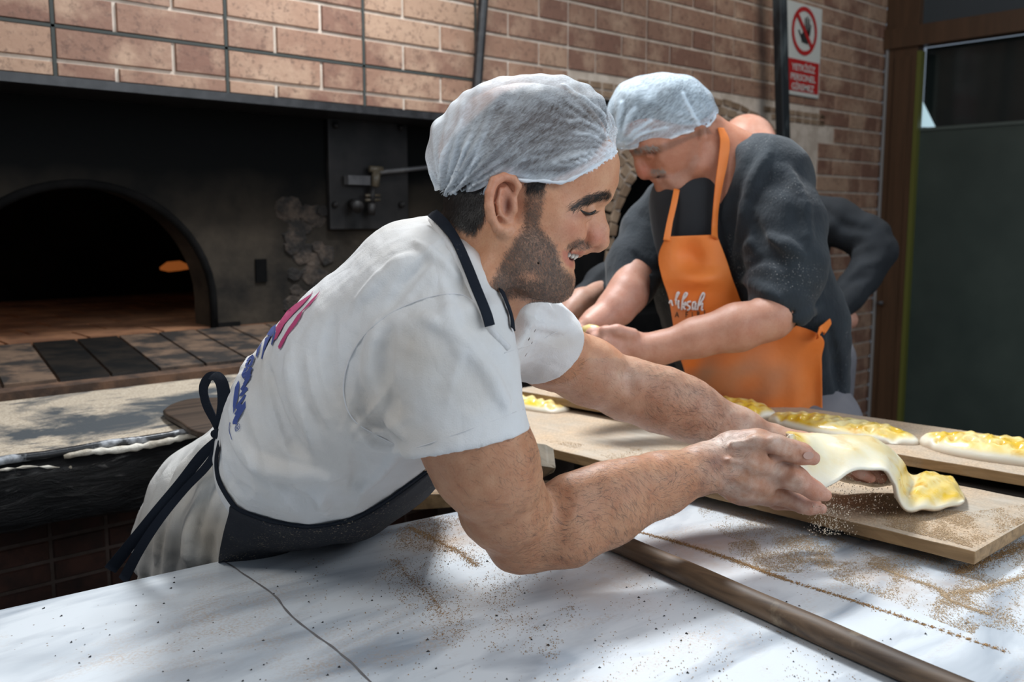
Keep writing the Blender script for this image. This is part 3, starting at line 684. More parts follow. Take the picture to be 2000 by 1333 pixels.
# ------------------------------------------------------------------ marble table, rod, boards
TZ = .90
pts = [(-.45, 1.225), (.25, 1.177), (.55, 1.150), (.89, 1.105), (1.35, 1.06), (1.50, 1.04), (1.50, -1.0), (-.45, -1.0)]
tb = empty('marble_table', (.6, .3, 0)); tag(tb, 'long white grey-veined marble worktable in the foreground, strewn with semolina', 'table')
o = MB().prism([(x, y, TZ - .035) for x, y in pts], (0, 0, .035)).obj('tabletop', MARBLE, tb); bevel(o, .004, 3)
UND = two('dark_table_base', (.02, .02, .022), (.04, .038, .036), 5, .6, .1)
MB().box((-.3, -.9, .0), (1.38, .95, TZ - .035)).obj('base', UND, tb)
cr = [Gz(x, y, TZ) for x, y in ((437, 1097), (470, 1118), (505, 1142), (540, 1168), (560, 1195), (590, 1220), (625, 1248), (655, 1270), (690, 1300), (722, 1332), (760, 1375), (810, 1430), (870, 1500))]
cr = catmull(cr, 5); cr[:, :2] += np.stack([wob(cr * 1., 60, 1) * .0006, wob(cr, 70, 2) * .0006], -1); cr[:, 2] = TZ + .0004
t = np.gradient(cr, axis=0)[:, :2]; t /= np.linalg.norm(t, axis=1, keepdims=True); sd = np.stack([-t[:, 1], t[:, 0], 0 * t[:, 0]], -1)
w = (.0009 + .0006 * np.abs(np.sin(np.arange(len(cr)) * .7)))[:, None]
V = np.stack([cr - sd * w, cr + sd * w], 1).reshape(-1, 3)
mesh('crack', V, [(2 * i, 2 * i + 1, 2 * i + 3, 2 * i + 2) for i in range(len(cr) - 1)], mat('crack_dirt', color=(.16, .15, .15), rough=.8), tb)
# half-round wooden rod on the marble
WX = 0
ra, rb = Gz(1185, 1052, TZ + .014), Gz(1980, 1400, TZ + .014); ra[2] = rb[2] = TZ + .0145
d = rb - ra; ra = ra - d * .12; rb = rb + d * .8; n = 40
o = MB().tube([ra + (rb - ra) * i / n + np.array([0, 0, 0.0]) for i in range(n + 1)], [.0142 + .0004 * math.sin(i * .9) for i in range(n + 1)], 18).obj('rolling_rod', WROD, None, True)
tag(o, 'long dark wooden rolling rod lying across the marble table', 'rod')
md = o.modifiers.new('e', 'EDGE_SPLIT')

def board(label, front, back_w, z, y0, y1, top, edge, name='bread_board', cleats=((.25), (.8))):
    """front(y) -> x of the front edge"""
    th = .018; t = empty(name, (front(y0) + back_w / 2, (y0 + y1) / 2, z - th)); tag(t, label, 'board', 'floured wooden bread boards')
    ys = np.linspace(y0, y1, 40); F = []; V = []
    for i, y in enumerate(ys):
        j = .0012 * math.sin(i * 1.9) if 0 < i < 39 else 0
        for x, zz in ((front(y) + j, z), (front(y) + back_w + j, z), (front(y) + back_w, z - th), (front(y) - j * .5, z - th)): V.append((x, y, zz))
    for i in range(39):
        a, b = 4 * i, 4 * i + 4; F += [(a, a + 1, b + 1, b), (a + 1, a + 2, b + 2, b + 1), (a + 2, a + 3, b + 3, b + 2), (a + 3, a, b, b + 3)]
    F += [(0, 3, 2, 1), (156, 157, 158, 159)]
    o = mesh('plank', V, F, top, t); o.data.materials.append(edge)
    bm = bmesh.new(); bm.from_mesh(o.data); bmesh.ops.recalc_face_normals(bm, faces=bm.faces); bm.to_mesh(o.data); bm.free()
    for p in o.data.polygons:
        if p.normal.z < .5: p.material_index = 1
    bevel(o, .0015, 2)
    for y in cleats: MB().box((front(y) + .03, y - .02, z - th - .014), (front(y) + back_w - .02, y + .02, z - th)).obj('cleat', edge, t)
    return t
fa = lambda y: 1.200 - (y - .448) * .034
board('front bread board with semolina under the lifted dough', fa, .295, .935, .448, 1.54, WTOP, WEDGE, cleats=(.62, .95))
fb = lambda y: 1.562 - y * .094
board('rear bread board carrying the row of unbaked loaves before the orange apron', fb, .262, .965, .02, 1.57, WTOP, WEDGE, cleats=(.3, 1.0))
# third board left of the far arm, white plate-like tray behind
b2 = empty('rear_worktable', (1.9, .9, 0)); tag(b2, 'dark rear worktable under the boards', 'table')
MB().box((1.515, -.8, .895), (1.80, 1.57, .932)).obj('tabletop', two('dark_counter', (.03, .024, .02), (.07, .05, .04), 8, .6, .2), b2)
MB().box((1.55, -.8, 0), (1.78, 1.5, .895)).obj('base', UND, b2)
c2 = [Gz(x, y, .93) for x, y in ((1000, 897), (1085, 905), (1087, 930), (1000, 935))]
lo = P(1035, 905, 1.62); o = empty('wood_block', tuple(lo)); tag(o, 'end of a pale wooden shelf plank below the front board, beside the dark gap', 'plank')
pl = [P(940, 890, 1.50), P(1070, 905, 1.56), P(1086, 913, 1.53), P(1082, 924, 1.53), P(1062, 932, 1.54), P(940, 925, 1.48)]
bevel(MB().prism(pl[:1] + pl[1:], FH * .09 + np.array([0, 0, .01])).obj('plank_end', WEDGEG, o), .002)
lw = P(860, 960, 1.50); o = empty('low_shelf', tuple(lw)); tag(o, 'brown wooden shelf board under the front baker\'s chest behind the marble table', 'shelf')
bevel(MB().prism([P(770, 968, 1.50), P(1130, 958, 1.44), P(1130, 976, 1.44), P(770, 1000, 1.50)], FH * .012).obj('front_edge', WEDGE, o), .002)
MB().prism([P(770, 968, 1.50), P(1130, 958, 1.44), P(1130, 938, 1.56), P(770, 945, 1.60)], (0, 0, -.01)).obj('shelf_top', wood('dull_shelf_wood', (.22, .14, .08), (.32, .22, .14), None, 0, 5), o)

# ------------------------------------------------------------------ loaves
def _dough(n, b):
    co = n.co('Position'); q = n.noise(co, 16, 4, .55, .5); a = n.attr()
    sp = n.n('ShaderNodeSeparateColor'); n.L(a, sp.inputs[0])
    m = n.math('MULTIPLY', n.g(q, .38, .62), sp.outputs[0])
    c = n.mix(sp.outputs[0], (.80, .76, .64), (.80, .68, .34)); c = n.mix(m, c, (.80, .52, .05)); c = n.mix(n.math('MULTIPLY', n.g(n.noise(co, 30, 4), .55, .7), sp.outputs[0]), c, (.66, .34, .01))
    c = n.mix(sp.outputs[1], c, (.40, .25, .14)); n.L(c, b.inputs['Base Color']); n.L(n.math('SUBTRACT', .55, n.math('MULTIPLY', m, .38)), b.inputs['Roughness'])
    n.bump(b, n.noise(co, 45, 4), .25, .003)
DOUGH = mat('egg_brushed_dough', _dough, rough=.5, Subsurface_Weight=.15, Subsurface_Radius=(.01, .007, .003), Coat_Weight=.25, Coat_Roughness=.15)
def loaf(c, a, b, rot, z, seed, label, bumps=(7, 3), h=.022):
    rg = np.random.RandomState(seed); nr, na = 46, 110; r = np.linspace(0, 1, nr)[1:]; th = np.linspace(0, 2 * np.pi, na, endpoint=False)
    R, T = np.meshgrid(r, th, indexing='ij'); out = 1 + .04 * np.sin(3 * T + seed) + .025 * np.sin(5 * T + 2 * seed)
    x, y = a * R * out * np.cos(T), b * R * out * np.sin(T)
    hgt = h * np.sqrt(np.clip(1 - R ** 3.4, 0, 1)) * (.92 + .02 * R)
    nx, ny = bumps
    for i in range(nx):
        for j in range(ny):
            px_, py_ = a * (-.82 + 1.64 * (i + .5 + (.25 if j % 2 else -.25)) / nx), b * (-.72 + 1.44 * (j + .5) / ny)
            if (px_ / a) ** 2 + (py_ / b) ** 2 > .9: continue
            px_ += rg.uniform(-.004, .004); s = .0075 * rg.uniform(.8, 1.2)
            hgt = hgt - h * .34 * np.exp(-((x - px_) ** 2 + (y - py_) ** 2) / s ** 2)
            hgt = hgt + h * .12 * np.exp(-((x - px_ - a / nx) ** 2 + (y - py_) ** 2) / (s * 1.5) ** 2)
    co, si = math.cos(rot), math.sin(rot); hgt = np.maximum(hgt, 0)
    X = c[0] + co * x - si * y; Y = c[1] + si * x + co * y
    V = np.stack([X, Y, z + hgt + .0012], -1).reshape(-1, 3); V = np.vstack([[(c[0], c[1], V[:na, 2].mean())], V])
    w = wob(V, 90, seed); V[1:, 2] += (w[1:] * .0016 * (1 - np.repeat(r, na) ** 6))
    bot = V[1 + (nr - 2) * na:].copy(); bot[:, 2] = z + .0003; V = np.vstack([V, bot])
    F = [(0, 1 + j, 1 + (j + 1) % na) for j in range(na)] + [(1 + i * na + j, 1 + (i + 1) * na + j, 1 + (i + 1) * na + (j + 1) % na, 1 + i * na + (j + 1) % na) for i in range(nr - 1) for j in range(na)]
    rim = np.concatenate([[0], np.repeat(r, na), np.ones(na)]); egg = 1 - sst(.86, .97, rim)
    col = np.zeros((len(V), 3)); col[:, 0] = egg; col[:, 1] = sst(.995, 1.0, rim) * .6
    o = mesh('loaf', V, F, DOUGH, None, True, col); tag(o, label, 'dough', 'unbaked egg-brushed loaves on the boards'); return o
q = Gz(1038, 792, .935); loaf(q, .115, .052, math.radians(90), .935, 1, 'small unbaked loaf on the front board under the near sleeve', (7, 3), .022)
q = Gz(1425, 797, .972); loaf((q[0], q[1]), .10, .052, math.radians(95), .965, 2, 'unbaked loaf behind the far forearm, left end of the rear board', (6, 3), .026)
q = Gz(1640, 836, .972); loaf((q[0], q[1] - .0), .145, .055, math.radians(93), .965, 3, 'long unbaked loaf in the middle of the rear board above the baker\'s hands', (10, 3), .024)
q = Gz(1960, 882, .972); loaf((q[0] - .005, q[1] + .0), .135, .058, math.radians(96), .965, 4, 'bright yellow unbaked loaf at the right end of the rear board', (9, 3), .030)
q = Gz(700, 745, .97)

# lifted dough: draped sheet over the far hand, its tail on the board
def sheet():
    fr = [(1545, 850, 1.235), (1542, 880, 1.235), (1558, 915, 1.235), (1592, 958, 1.24), (1625, 948, 1.25), (1655, 925, 1.26), (1692, 915, 1.27), (1730, 920, 1.275), (1748, 940, 1.28), (1756, 968, 1.285), (1772, 993, 1.30), (1815, 995, 1.31), (1860, 988, 1.335), (1884, 978, 1.355)]
    md = [(1552, 846, 1.27), (1556, 852, 1.27), (1575, 860, 1.28), (1600, 868, 1.29), (1632, 872, 1.30), (1668, 872, 1.31), (1700, 878, 1.32), (1735, 893, 1.325), (1757, 922, 1.335), (1768, 956, 1.34), (1784, 960, 1.35), (1820, 958, 1.365), (1858, 962, 1.38), (1886, 970, 1.385)]
    bk = [(1534, 846, 1.36), (1545, 845, 1.365), (1570, 847, 1.37), (1600, 849, 1.375), (1640, 851, 1.38), (1680, 854, 1.385), (1715, 862, 1.39), (1745, 882, 1.395), (1768, 905, 1.40), (1776, 925, 1.41), (1800, 930, 1.425), (1830, 934, 1.435), (1860, 945, 1.44), (1880, 960, 1.43)]
    b2_ = [(1540, 850, 1.39), (1550, 862, 1.40), (1575, 880, 1.42), (1605, 915, 1.43), (1640, 940, 1.435), (1680, 948, 1.44), (1715, 950, 1.44), (1742, 948, 1.44), (1765, 945, 1.44), (1778, 945, 1.44), (1800, 938, 1.445), (1830, 940, 1.45), (1858, 948, 1.45), (1876, 960, 1.44)]  # unseen back row, added to close the hollow and keep it dark
    G = []
    for rows in (fr, md, bk, b2_): G.append(catmull([P(*q) for q in rows], 6))
    G = np.array(G); U = catmull(G.reshape(4, -1), 9).reshape(-1, G.shape[1], 3)
    nu, nv = U.shape[:2]; V = U.reshape(-1, 3).copy()
    i = np.repeat(np.arange(nu) / (nu - 1), nv); j = np.tile(np.arange(nv) / (nv - 1), nu)
    V[:, 2] += wob(V, 55, 3) * .002 + .0014 * np.sin(j * 60 + 6 * i) * (np.exp(-((j - .66) / .08) ** 2) + .5 * np.exp(-((j - .05) / .05) ** 2))
    pud = sst(.74, .80, j) * (1 - sst(.93, 1., j)); V[:, 2] += pud * (.010 * np.sin(i * math.pi) + .003 * np.sin(j * 70) * np.sin(i * 20))
    F = np.array([(a * nv + b, a * nv + b + 1, (a + 1) * nv + b + 1, (a + 1) * nv + b) for a in range(nu - 1) for b in range(nv - 1)])
    n = vnormals(V, F); n *= np.sign(n[:, 2].mean())
    th = .0085 * np.clip(np.minimum(np.minimum(i, 1 - i) / .08, np.minimum(j, 1 - j) / .03), .15, 1) ** .5 + .004 * pud
    V2 = np.vstack([V, V - n * th[:, None]]); lo = V2[:, 2] < .9362; V2[lo, 2] = .9362
    k = nu * nv; F2 = F[:, ::-1] + k
    ring = [b for b in range(nv)] + [a * nv + nv - 1 for a in range(1, nu)] + [(nu - 1) * nv + b for b in range(nv - 2, -1, -1)] + [a * nv for a in range(nu - 2, 0, -1)]
    S_ = np.array([(ring[q], ring[(q + 1) % len(ring)], ring[(q + 1) % len(ring)] + k, ring[q] + k) for q in range(len(ring))])
    e = (np.exp(-((j - .03) / .09) ** 2) * (i > .15) * 1.2 + np.exp(-((j - .66) / .05) ** 2) * .9 + pud * .85 + .38) * (1 - np.exp(-(i / .12) ** 2) * .9)
    col = np.zeros((2 * k, 3)); col[:k, 0] = np.clip(e, 0, 1); col[k:, 1] = .35 + .3 * sst(.6, .9, j)
    V2 = smooth_mesh(V2, np.vstack([F, F2, S_]), 2, .35)
    o = mesh('lifted_dough', V2, np.vstack([F, F2, S_]), DOUGH, None, True, col)
    bm = bmesh.new(); bm.from_mesh(o.data); bmesh.ops.recalc_face_normals(bm, faces=bm.faces); bm.to_mesh(o.data); bm.free()
    tag(o, 'soft white dough sheet lifted in the front baker\'s hands, its tail on the front board', 'dough')
sheet()
# ------------------------------------------------------------------ people: materials
def _skin(n, b):
    co = n.co('Position'); a = n.attr(); q = n.noise(co, 38, 5, .6)
    c = n.mix(n.g(q, .35, .7), a, (.86, .72, .66), 'MULTIPLY'); c = n.mix(n.math('MULTIPLY', n.g(n.noise(co, 420, 2), .5, .75), .35), c, (.70, .55, .48), 'MULTIPLY')
    n.L(c, b.inputs['Base Color']); h = n.math('ADD', n.math('MULTIPLY', n.noise(co, 90, 4), .8), n.noise(co, 520, 2)); n.bump(b, h, .30, .0012)
SKIN = mat('skin', _skin, rough=.50, Subsurface_Weight=.12, Subsurface_Radius=(.012, .004, .002), Specular_IOR_Level=.4)
HAIR = mat('dark_hair', color=(.016, .012, .010), rough=.5)
GREYH = mat('grey_hair', color=(.32, .29, .26), rough=.6)
BEARDM = mat('beard_hair', color=(.13, .095, .075), rough=.55)
def _shirt(n, b):
    co = n.co('Position'); q = n.noise(co, 7, 5); a = n.attr()
    c = n.mix(n.g(q, .42, .75), a, (.88, .83, .76), 'MULTIPLY'); n.L(c, b.inputs['Base Color'])
    rd = n.math('ABSOLUTE', n.math('SUBTRACT', n.noise(n.co('Position', (1, 1, .55)), 13, 3, .5, .8), .5)); h = n.math('ADD', n.math('ADD', n.math('MULTIPLY', n.noise(co, 30, 4), 3.), n.noise(co, 700, 2)), n.math('MULTIPLY', n.g(rd, 0, .12), 1.6)); n.bump(b, h, .38, .0013)
SHIRT = mat('white_cotton', _shirt, rough=.85, Sheen_Weight=.15)
TROU = mat('offwhite_trouser_cotton', _shirt, rough=.9, Sheen_Weight=.2)
def cloth(name, a, c, fl=None, s=9):
    def f(n, b):
        co = n.co('Position'); col = n.mix(n.g(n.noise(co, s, 5), .4, .7), a, c)
        if fl:
            q = n.math('MULTIPLY', n.g(n.noise(co, 330, 2), .60, .70), n.g(n.noise(co, 10, 5), fl[1], fl[2])); col = n.mix(q, col, fl[0])
        n.L(col, b.inputs['Base Color']); n.bump(b, n.math('ADD', n.math('MULTIPLY', n.noise(co, 30, 3), 2.), n.noise(co, 600, 2)), .35, .001)
    return mat(name, f, rough=.85, Specular_IOR_Level=.25)
NAVY = cloth('navy_apron_cloth', (.013, .015, .020), (.024, .026, .033), ((.30, .24, .17), .40, .62))
NAVYB = cloth('navy_tape', (.004, .007, .014), (.008, .013, .022), ((.3, .27, .22), .62, .8))
def _net(al0, al1):
    def f(n, b):
        co = n.n('ShaderNodeAttribute', attribute_name='Fib').outputs['Vector']; fib = n.noise(co, 1., 4, .68, .5); big = n.noise(co, .055, 4)
        a = n.math('ADD', n.math('MULTIPLY', n.g(fib, .36, .64), .62), n.math('MULTIPLY', n.g(big, .38, .62), .38))
        ed = n.attr(); sp = n.n('ShaderNodeSeparateColor'); n.L(ed, sp.inputs[0])
        a = n.math('ADD', n.g(a, -.0, 1.), 0.); a = n.math('ADD', n.math('MULTIPLY', a, al1 - al0), al0); a = n.math('ADD', a, n.math('MULTIPLY', sp.outputs[0], .75))
        n.L(n.math('MINIMUM', a, .97), b.inputs['Alpha']); n.bump(b, fib, .25, .001)
    return f
NET = mat('hair_net_fibre', _net(.0, .34), color=(.84, .90, .95), rough=.7)
NET2 = mat('hair_net_fibre_rear', _net(.22, .80), color=(.62, .74, .84), rough=.7)
TEETH = mat('teeth', color=(.75, .71, .62), rough=.25)
MOUTH = mat('mouth_inside', color=(.10, .02, .018), rough=.5)
NAIL = mat('nail', color=(.46, .28, .22), rough=.4)

def local_xy(V, Zc):
    """coordinates in the plane of a head seen in profile, as pixels at its centre distance"""
    q = V - C0; return np.stack([1000 + FPX * (q @ RT) / Zc, 666.5 - FPX * (q @ UP) / Zc], -1), (q @ FW) - Zc

# ------------------------------------------------------------------ front baker
man = empty('person', (.54, 1.33, 0)); tag(man, 'bearded man in white T-shirt, hair net and navy apron leaning over the table', 'person')
HZ = 1.05; HS = FPX / HZ
def h(x, y, d=0): return (x, y, HZ + d / HS)
def head_scale(x, y, d): return (1000 + (x - 1000) * HZ / (HZ + d / HS), 666.5 + (y - 666.5) * HZ / (HZ + d / HS), HZ + d / HS)   # orthographic in the head plane
def toorth(x, y, d): q = (HZ - abs(d) / HS) / HZ; return 1000 + (x - 1000) * q, 666.5 + (y - 666.5) * q
def hc(x, y, d, r): x, y = toorth(x, y, d); a = head_scale(x, y, d); return (*a, r * (HZ - abs(d) / HS) / a[2])   # (x, y) as the near side shows it; mirrored for the far side
def hb(f, chain, k=.006, op='u', both=True):
    f.chain([hc(x, y, -d, r) for x, y, d, r in chain], k, op)
    if both: f.chain([hc(*c) for c in chain], k, op)
def he_(f, c, r, k=.01, rot=0, op='u', both=False):
    for s in ((-1, 1) if both else (-1,)):
        a = hc(c[0], c[1], s * c[2], 1); f.ell(a[:3], np.array(r) * a[3], k, rot, op)
B = Field()
he_(B, (1022, 300, 0), (166, 134, 122), .012, -6)
he_(B, (1094, 342, 0), (92, 92, 100), .025, -15)
he_(B, (1080, 430, 0), (64, 100, 80), .025, 16)
he_(B, (1092, 478, 0), (38, 44, 54), .014, 20)
hb(B, [(1176, 322, 14, 16), (1175, 352, 14, 15)], .03)
hb(B, [(1140, 392, 58, 16), (1160, 380, 30, 17), (1169, 379, 0, 18)], .012)
hb(B, [(1163, 396, 0, 13), (1167, 422, 0, 14), (1171, 450, 0, 17), (1172, 471, 0, 19)], .006, both=False)
hb(B, [(1148, 400, 8, 12), (1150, 430, 14, 14), (1152, 452, 16, 15)], .010)
hb(B, [(1168, 486, 0, 8), (1148, 484, 0, 9)], .004, both=False)
he_(B, (1157, 466, 20), (17, 16, 11), .0035, 15, both=True)
he_(B, (1110, 448, 54), (38, 27, 26), .010, 22, both=True)
he_(B, (1066, 425, 76), (46, 42, 26), .03, 10, both=True)
hb(B, [(1142, 484, 0, 11), (1133, 486, 18, 11), (1112, 482, 44, 10), (1100, 480, 54, 7)], .005)
hb(B, [(1140, 490, 0, 7), (1130, 492, 18, 6.5), (1110, 489, 44, 4)], .003)
hb(B, [(1098, 545, 0, 15), (1090, 557, 0, 20), (1078, 556, 16, 22)], .010)
hb(B, [(1102, 530, 0, 12), (1094, 530, 22, 16)], .010)
hb(B, [(1082, 553, 22, 23), (1048, 545, 50, 27), (1008, 520, 80, 28), (994, 470, 92, 28)], .022)
hb(B, [(1050, 500, 66, 30), (1020, 480, 80, 28)], .025)
hb(B, [(1078, 505, 50, 20), (1085, 525, 42, 20)], .016)
he_(B, (1040, 505, 0), (56, 56, 72), .025, 20)
hb(B, [(1130, 503, 0, 8), (1121, 503, 20, 8), (1111, 501, 40, 7.5), (1104, 497, 56, 5), (1100, 493, 62, 3)], .0025, 's')
hb(B, [(1112, 519, 0, 10), (1109, 517, 20, 9), (1099, 506, 48, 4.5)], .003)
hb(B, [(1112, 534, 0, 5), (1106, 533, 16, 4)], .006, 's')
he_(B, (1156, 410, 50), (20, 13, 11), .009, -8, 's', both=True)
he_(B, (1146, 412, 46), (19, 14, 13), .003, -5, both=True)
hb(B, [(1126, 420, 62, 3.5), (1138, 429, 58, 4.5), (1152, 428, 50, 4)], .004)
for w in ([(1122, 411, 70, 1.8), (1104, 405, 84, 2.2), (1088, 396, 94, 1.4)], [(1124, 416, 70, 1.5), (1104, 418, 83, 2), (1088, 421, 93, 1.2)], [(1148, 468, 30, 2.5), (1128, 476, 46, 4), (1106, 490, 54, 4), (1094, 508, 56, 3.5), (1088, 526, 54, 2)],
          [(1132, 433, 62, 1.5), (1120, 436, 70, 2), (1104, 436, 82, 1.4)]):
    hb(B, w, .004, 's')
hb(B, [(1128, 403, 64, 3.5), (1144, 399, 58, 4.5), (1160, 400, 44, 3)], .003)
he_(B, (1164, 487, 12), (8, 4.5, 5), .002, 20, 's', both=True)
hb(B, [(1146, 458, 32, 2.4), (1141, 470, 33, 2.6), (1146, 480, 28, 2.2)], .004, 's')
# ears
he_(B, (981, 402, 116), (26, 50, 11), .005, -4, both=True)
hb(B, [(1006, 384, 118, 4), (1012, 364, 122, 6.5), (1003, 350, 126, 8), (984, 346, 132, 9), (965, 354, 138, 9.5), (956, 378, 142, 10), (956, 405, 140, 10), (961, 428, 136, 9.5), (971, 446, 130, 10), (985, 452, 123, 11.5), (996, 446, 118, 8), (999, 434, 114, 5)], .0022)
hb(B, [(990, 366, 124, 4), (977, 372, 130, 5), (973, 395, 134, 5.5), (976, 416, 131, 5.5), (988, 429, 124, 6)], .0022)
hb(B, [(966, 368, 136, 3), (964, 395, 139, 3), (968, 420, 134, 2.5)], .0015, 's')
he_(B, (989, 402, 131), (9, 20, 15), .003, 4, 's', both=True)
he_(B, (990, 362, 132), (9, 8, 6), .003, 0, 's', both=True)
hb(B, [(1003, 394, 117, 7), (1004, 410, 117, 7)], .004)
# neck
B.chain([(960, 430, 1.055, 92), (930, 520, 1.07, 90), (885, 610, 1.10, 100)], .03)
B.chain([(985, 475, 1.0, 24), (955, 545, .995, 22), (930, 615, 1.03, 20)], .02)
B.chain([(1000, 530, 1.05, 30), (965, 590, 1.08, 30)], .03)
B.chain([(870, 610, 1.02, 70), (880, 610, 1.12, 95), (1000, 630, 1.25, 55)], .04)
# near arm (his right)
B.chain([(868, 640, .985, 105), (915, 835, .985, 100), (945, 900, 1.0, 99)], .02)
B.chain([(945, 900, 1.0, 99), (985, 985, 1.06, 80), (1035, 1045, 1.10, 57)], .02)
B.chain([(968, 1000, 1.07, 60), (1010, 1062, 1.105, 50), (1046, 1085, 1.12, 32)], .02)
B.chain([(1035, 1045, 1.10, 60), (1100, 1025, 1.11, 79), (1180, 990, 1.13, 74), (1290, 945, 1.17, 58), (1375, 915, 1.20, 44), (1398, 908, 1.21, 42)], .018)
B.chain([(1120, 965, 1.10, 40), (1240, 930, 1.14, 34)], .02)
B.chain([(960, 880, .985, 40), (1000, 940, 1.01, 38)], .03)
# near hand: back of the palm, thumb over the dough, fingers under it
B.chain([(1398, 908, 1.21, 41), (1440, 905, 1.215, 50), (1485, 905, 1.225, 46)], .014)
B.chain([(1400, 915, 1.215, 38), (1450, 945, 1.22, 38), (1500, 962, 1.235, 28)], .014)
B.chain([(1432, 880, 1.215, 38), (1478, 872, 1.20, 31), (1515, 875, 1.19, 26)], .012)
B.chain([(1515, 875, 1.19, 25), (1550, 882, 1.192, 21), (1566, 887, 1.195, 21), (1588, 896, 1.20, 14)], .005)
B.chain([(1480, 905, 1.215, 35), (1536, 928, 1.205, 27), (1553, 935, 1.205, 24.5), (1582, 953, 1.205, 18.5), (1594, 960, 1.205, 18.5), (1612, 968, 1.205, 12.5)], .004)
B.chain([(1485, 942, 1.235, 30), (1525, 966, 1.238, 22), (1565, 986, 1.238, 16.5), (1582, 991, 1.235, 15.5), (1604, 994, 1.232, 11)], .004)
B.chain([(1480, 955, 1.255, 26), (1520, 976, 1.265, 20), (1560, 984, 1.27, 16), (1592, 984, 1.27, 11.5)], .005)
B.chain([(1465, 955, 1.275, 24), (1505, 972, 1.29, 17), (1540, 975, 1.30, 14), (1565, 972, 1.30, 10)], .005)
for c in ([(1432, 868, 1.18, 6), (1475, 862, 1.175, 7), (1505, 866, 1.17, 5)], [(1425, 900, 1.172, 4), (1465, 905, 1.18, 5), (1500, 915, 1.185, 5)], [(1420, 925, 1.18, 4), (1465, 945, 1.19, 5), (1500, 955, 1.20, 5)]): B.chain(c, .012)
B.chain([(1552, 930, 1.188, 8), (1562, 936, 1.19, 8)], .008)
B.ell((1482, 905, 1.185), (16, 15, 10), .02); B.ell((1492, 950, 1.21), (14, 13, 10), .018); B.ell((1512, 866, 1.175), (13, 11, 9), .014)
for a, b in (((1553, 866, 1.176), (1556, 900, 1.178)), ((1560, 868, 1.177), (1562, 900, 1.178))): B.chain([(*a, 2), (*b, 2)], .003, 's')
B.chain([(1498, 884, 1.18, 5), (1520, 898, 1.178, 6), (1545, 910, 1.178, 5)], .006, 's')
B.chain([(1525, 952, 1.19, 2.5), (1550, 968, 1.19, 4), (1585, 982, 1.19, 3.5)], .003, 's')
for x, y, z_ in ((1553, 930, 1.178), (1590, 955, 1.185)): B.chain([(x - 6, y - 12, z_, 1.4), (x - 8, y + 14, z_, 1.4)], .003, 's')
# far arm (his left)
B.chain([(1010, 625, 1.26, 72), (1075, 690, 1.30, 66), (1150, 727, 1.335, 62), (1222, 762, 1.36, 56)], .02)
B.chain([(1222, 762, 1.36, 56), (1290, 782, 1.37, 60), (1350, 805, 1.38, 56), (1440, 842, 1.40, 43), (1515, 868, 1.41, 34)], .018)
B.chain([(1245, 745, 1.35, 36), (1340, 775, 1.37, 34)], .02)
B.chain([(1225, 735, 1.305, 4), (1232, 755, 1.305, 4)], .02, 's')
B.chain([(1515, 868, 1.41, 33), (1560, 880, 1.405, 34), (1610, 892, 1.40, 34)], .014)
for k, (dy, Z1, L) in enumerate(((-2, 1.35, 1700), (2, 1.38, 1722), (5, 1.41, 1715), (8, 1.44, 1695))):
    B.chain([(1605, 892 + dy * .5, Z1 + .0, 17), (1655, 905 + dy, Z1 - .03, 14.5), (L - 20, 922 + dy * .5, Z1 - .045, 13), (L, 934, Z1 - .05, 10.5)], .005)
B.chain([(1560, 875, 1.39, 20), (1585, 862, 1.36, 15), (1612, 862, 1.345, 12)], .006)

# shirt
T = Field()
for dz, k in ((-.085, 1.), (.09, .96)):
    T.chain([(800, 655, 1.12 + dz, 158 * k), (712, 738, 1.16 + dz * .9, 166), (624, 832, 1.22 + dz * .85, 160), (558, 900, 1.275 + dz * .8, 131)], .05)
T.chain([(800, 690, 1.13, 190), (650, 830, 1.24, 165)], .06)
T.chain([(700, 880, 1.2, 120), (640, 900, 1.22, 118), (580, 930, 1.25, 110)], .05)
T.chain([(845, 560, 1.02, 100), (870, 600, 1.10, 130), (950, 640, 1.22, 90)], .05)
T.chain([(800, 530, 1.08, 85), (860, 510, 1.10, 72)], .05)
T.chain([(560, 900, 1.27, 135), (490, 890, 1.30, 60)], .05)
T.chain([(852, 600, 1.0, 112), (872, 700, .985, 122)], .03)
T.ccone(px(858, 620, .985, 124), px(911, 868, .985, 128), .03, .004)
T.ccone(px(1000, 600, 1.21, 76), px(1066, 680, 1.285, 84), .03, .004)
T.chain([(905, 600, 1.06, 70), (985, 630, 1.18, 50)], .05)
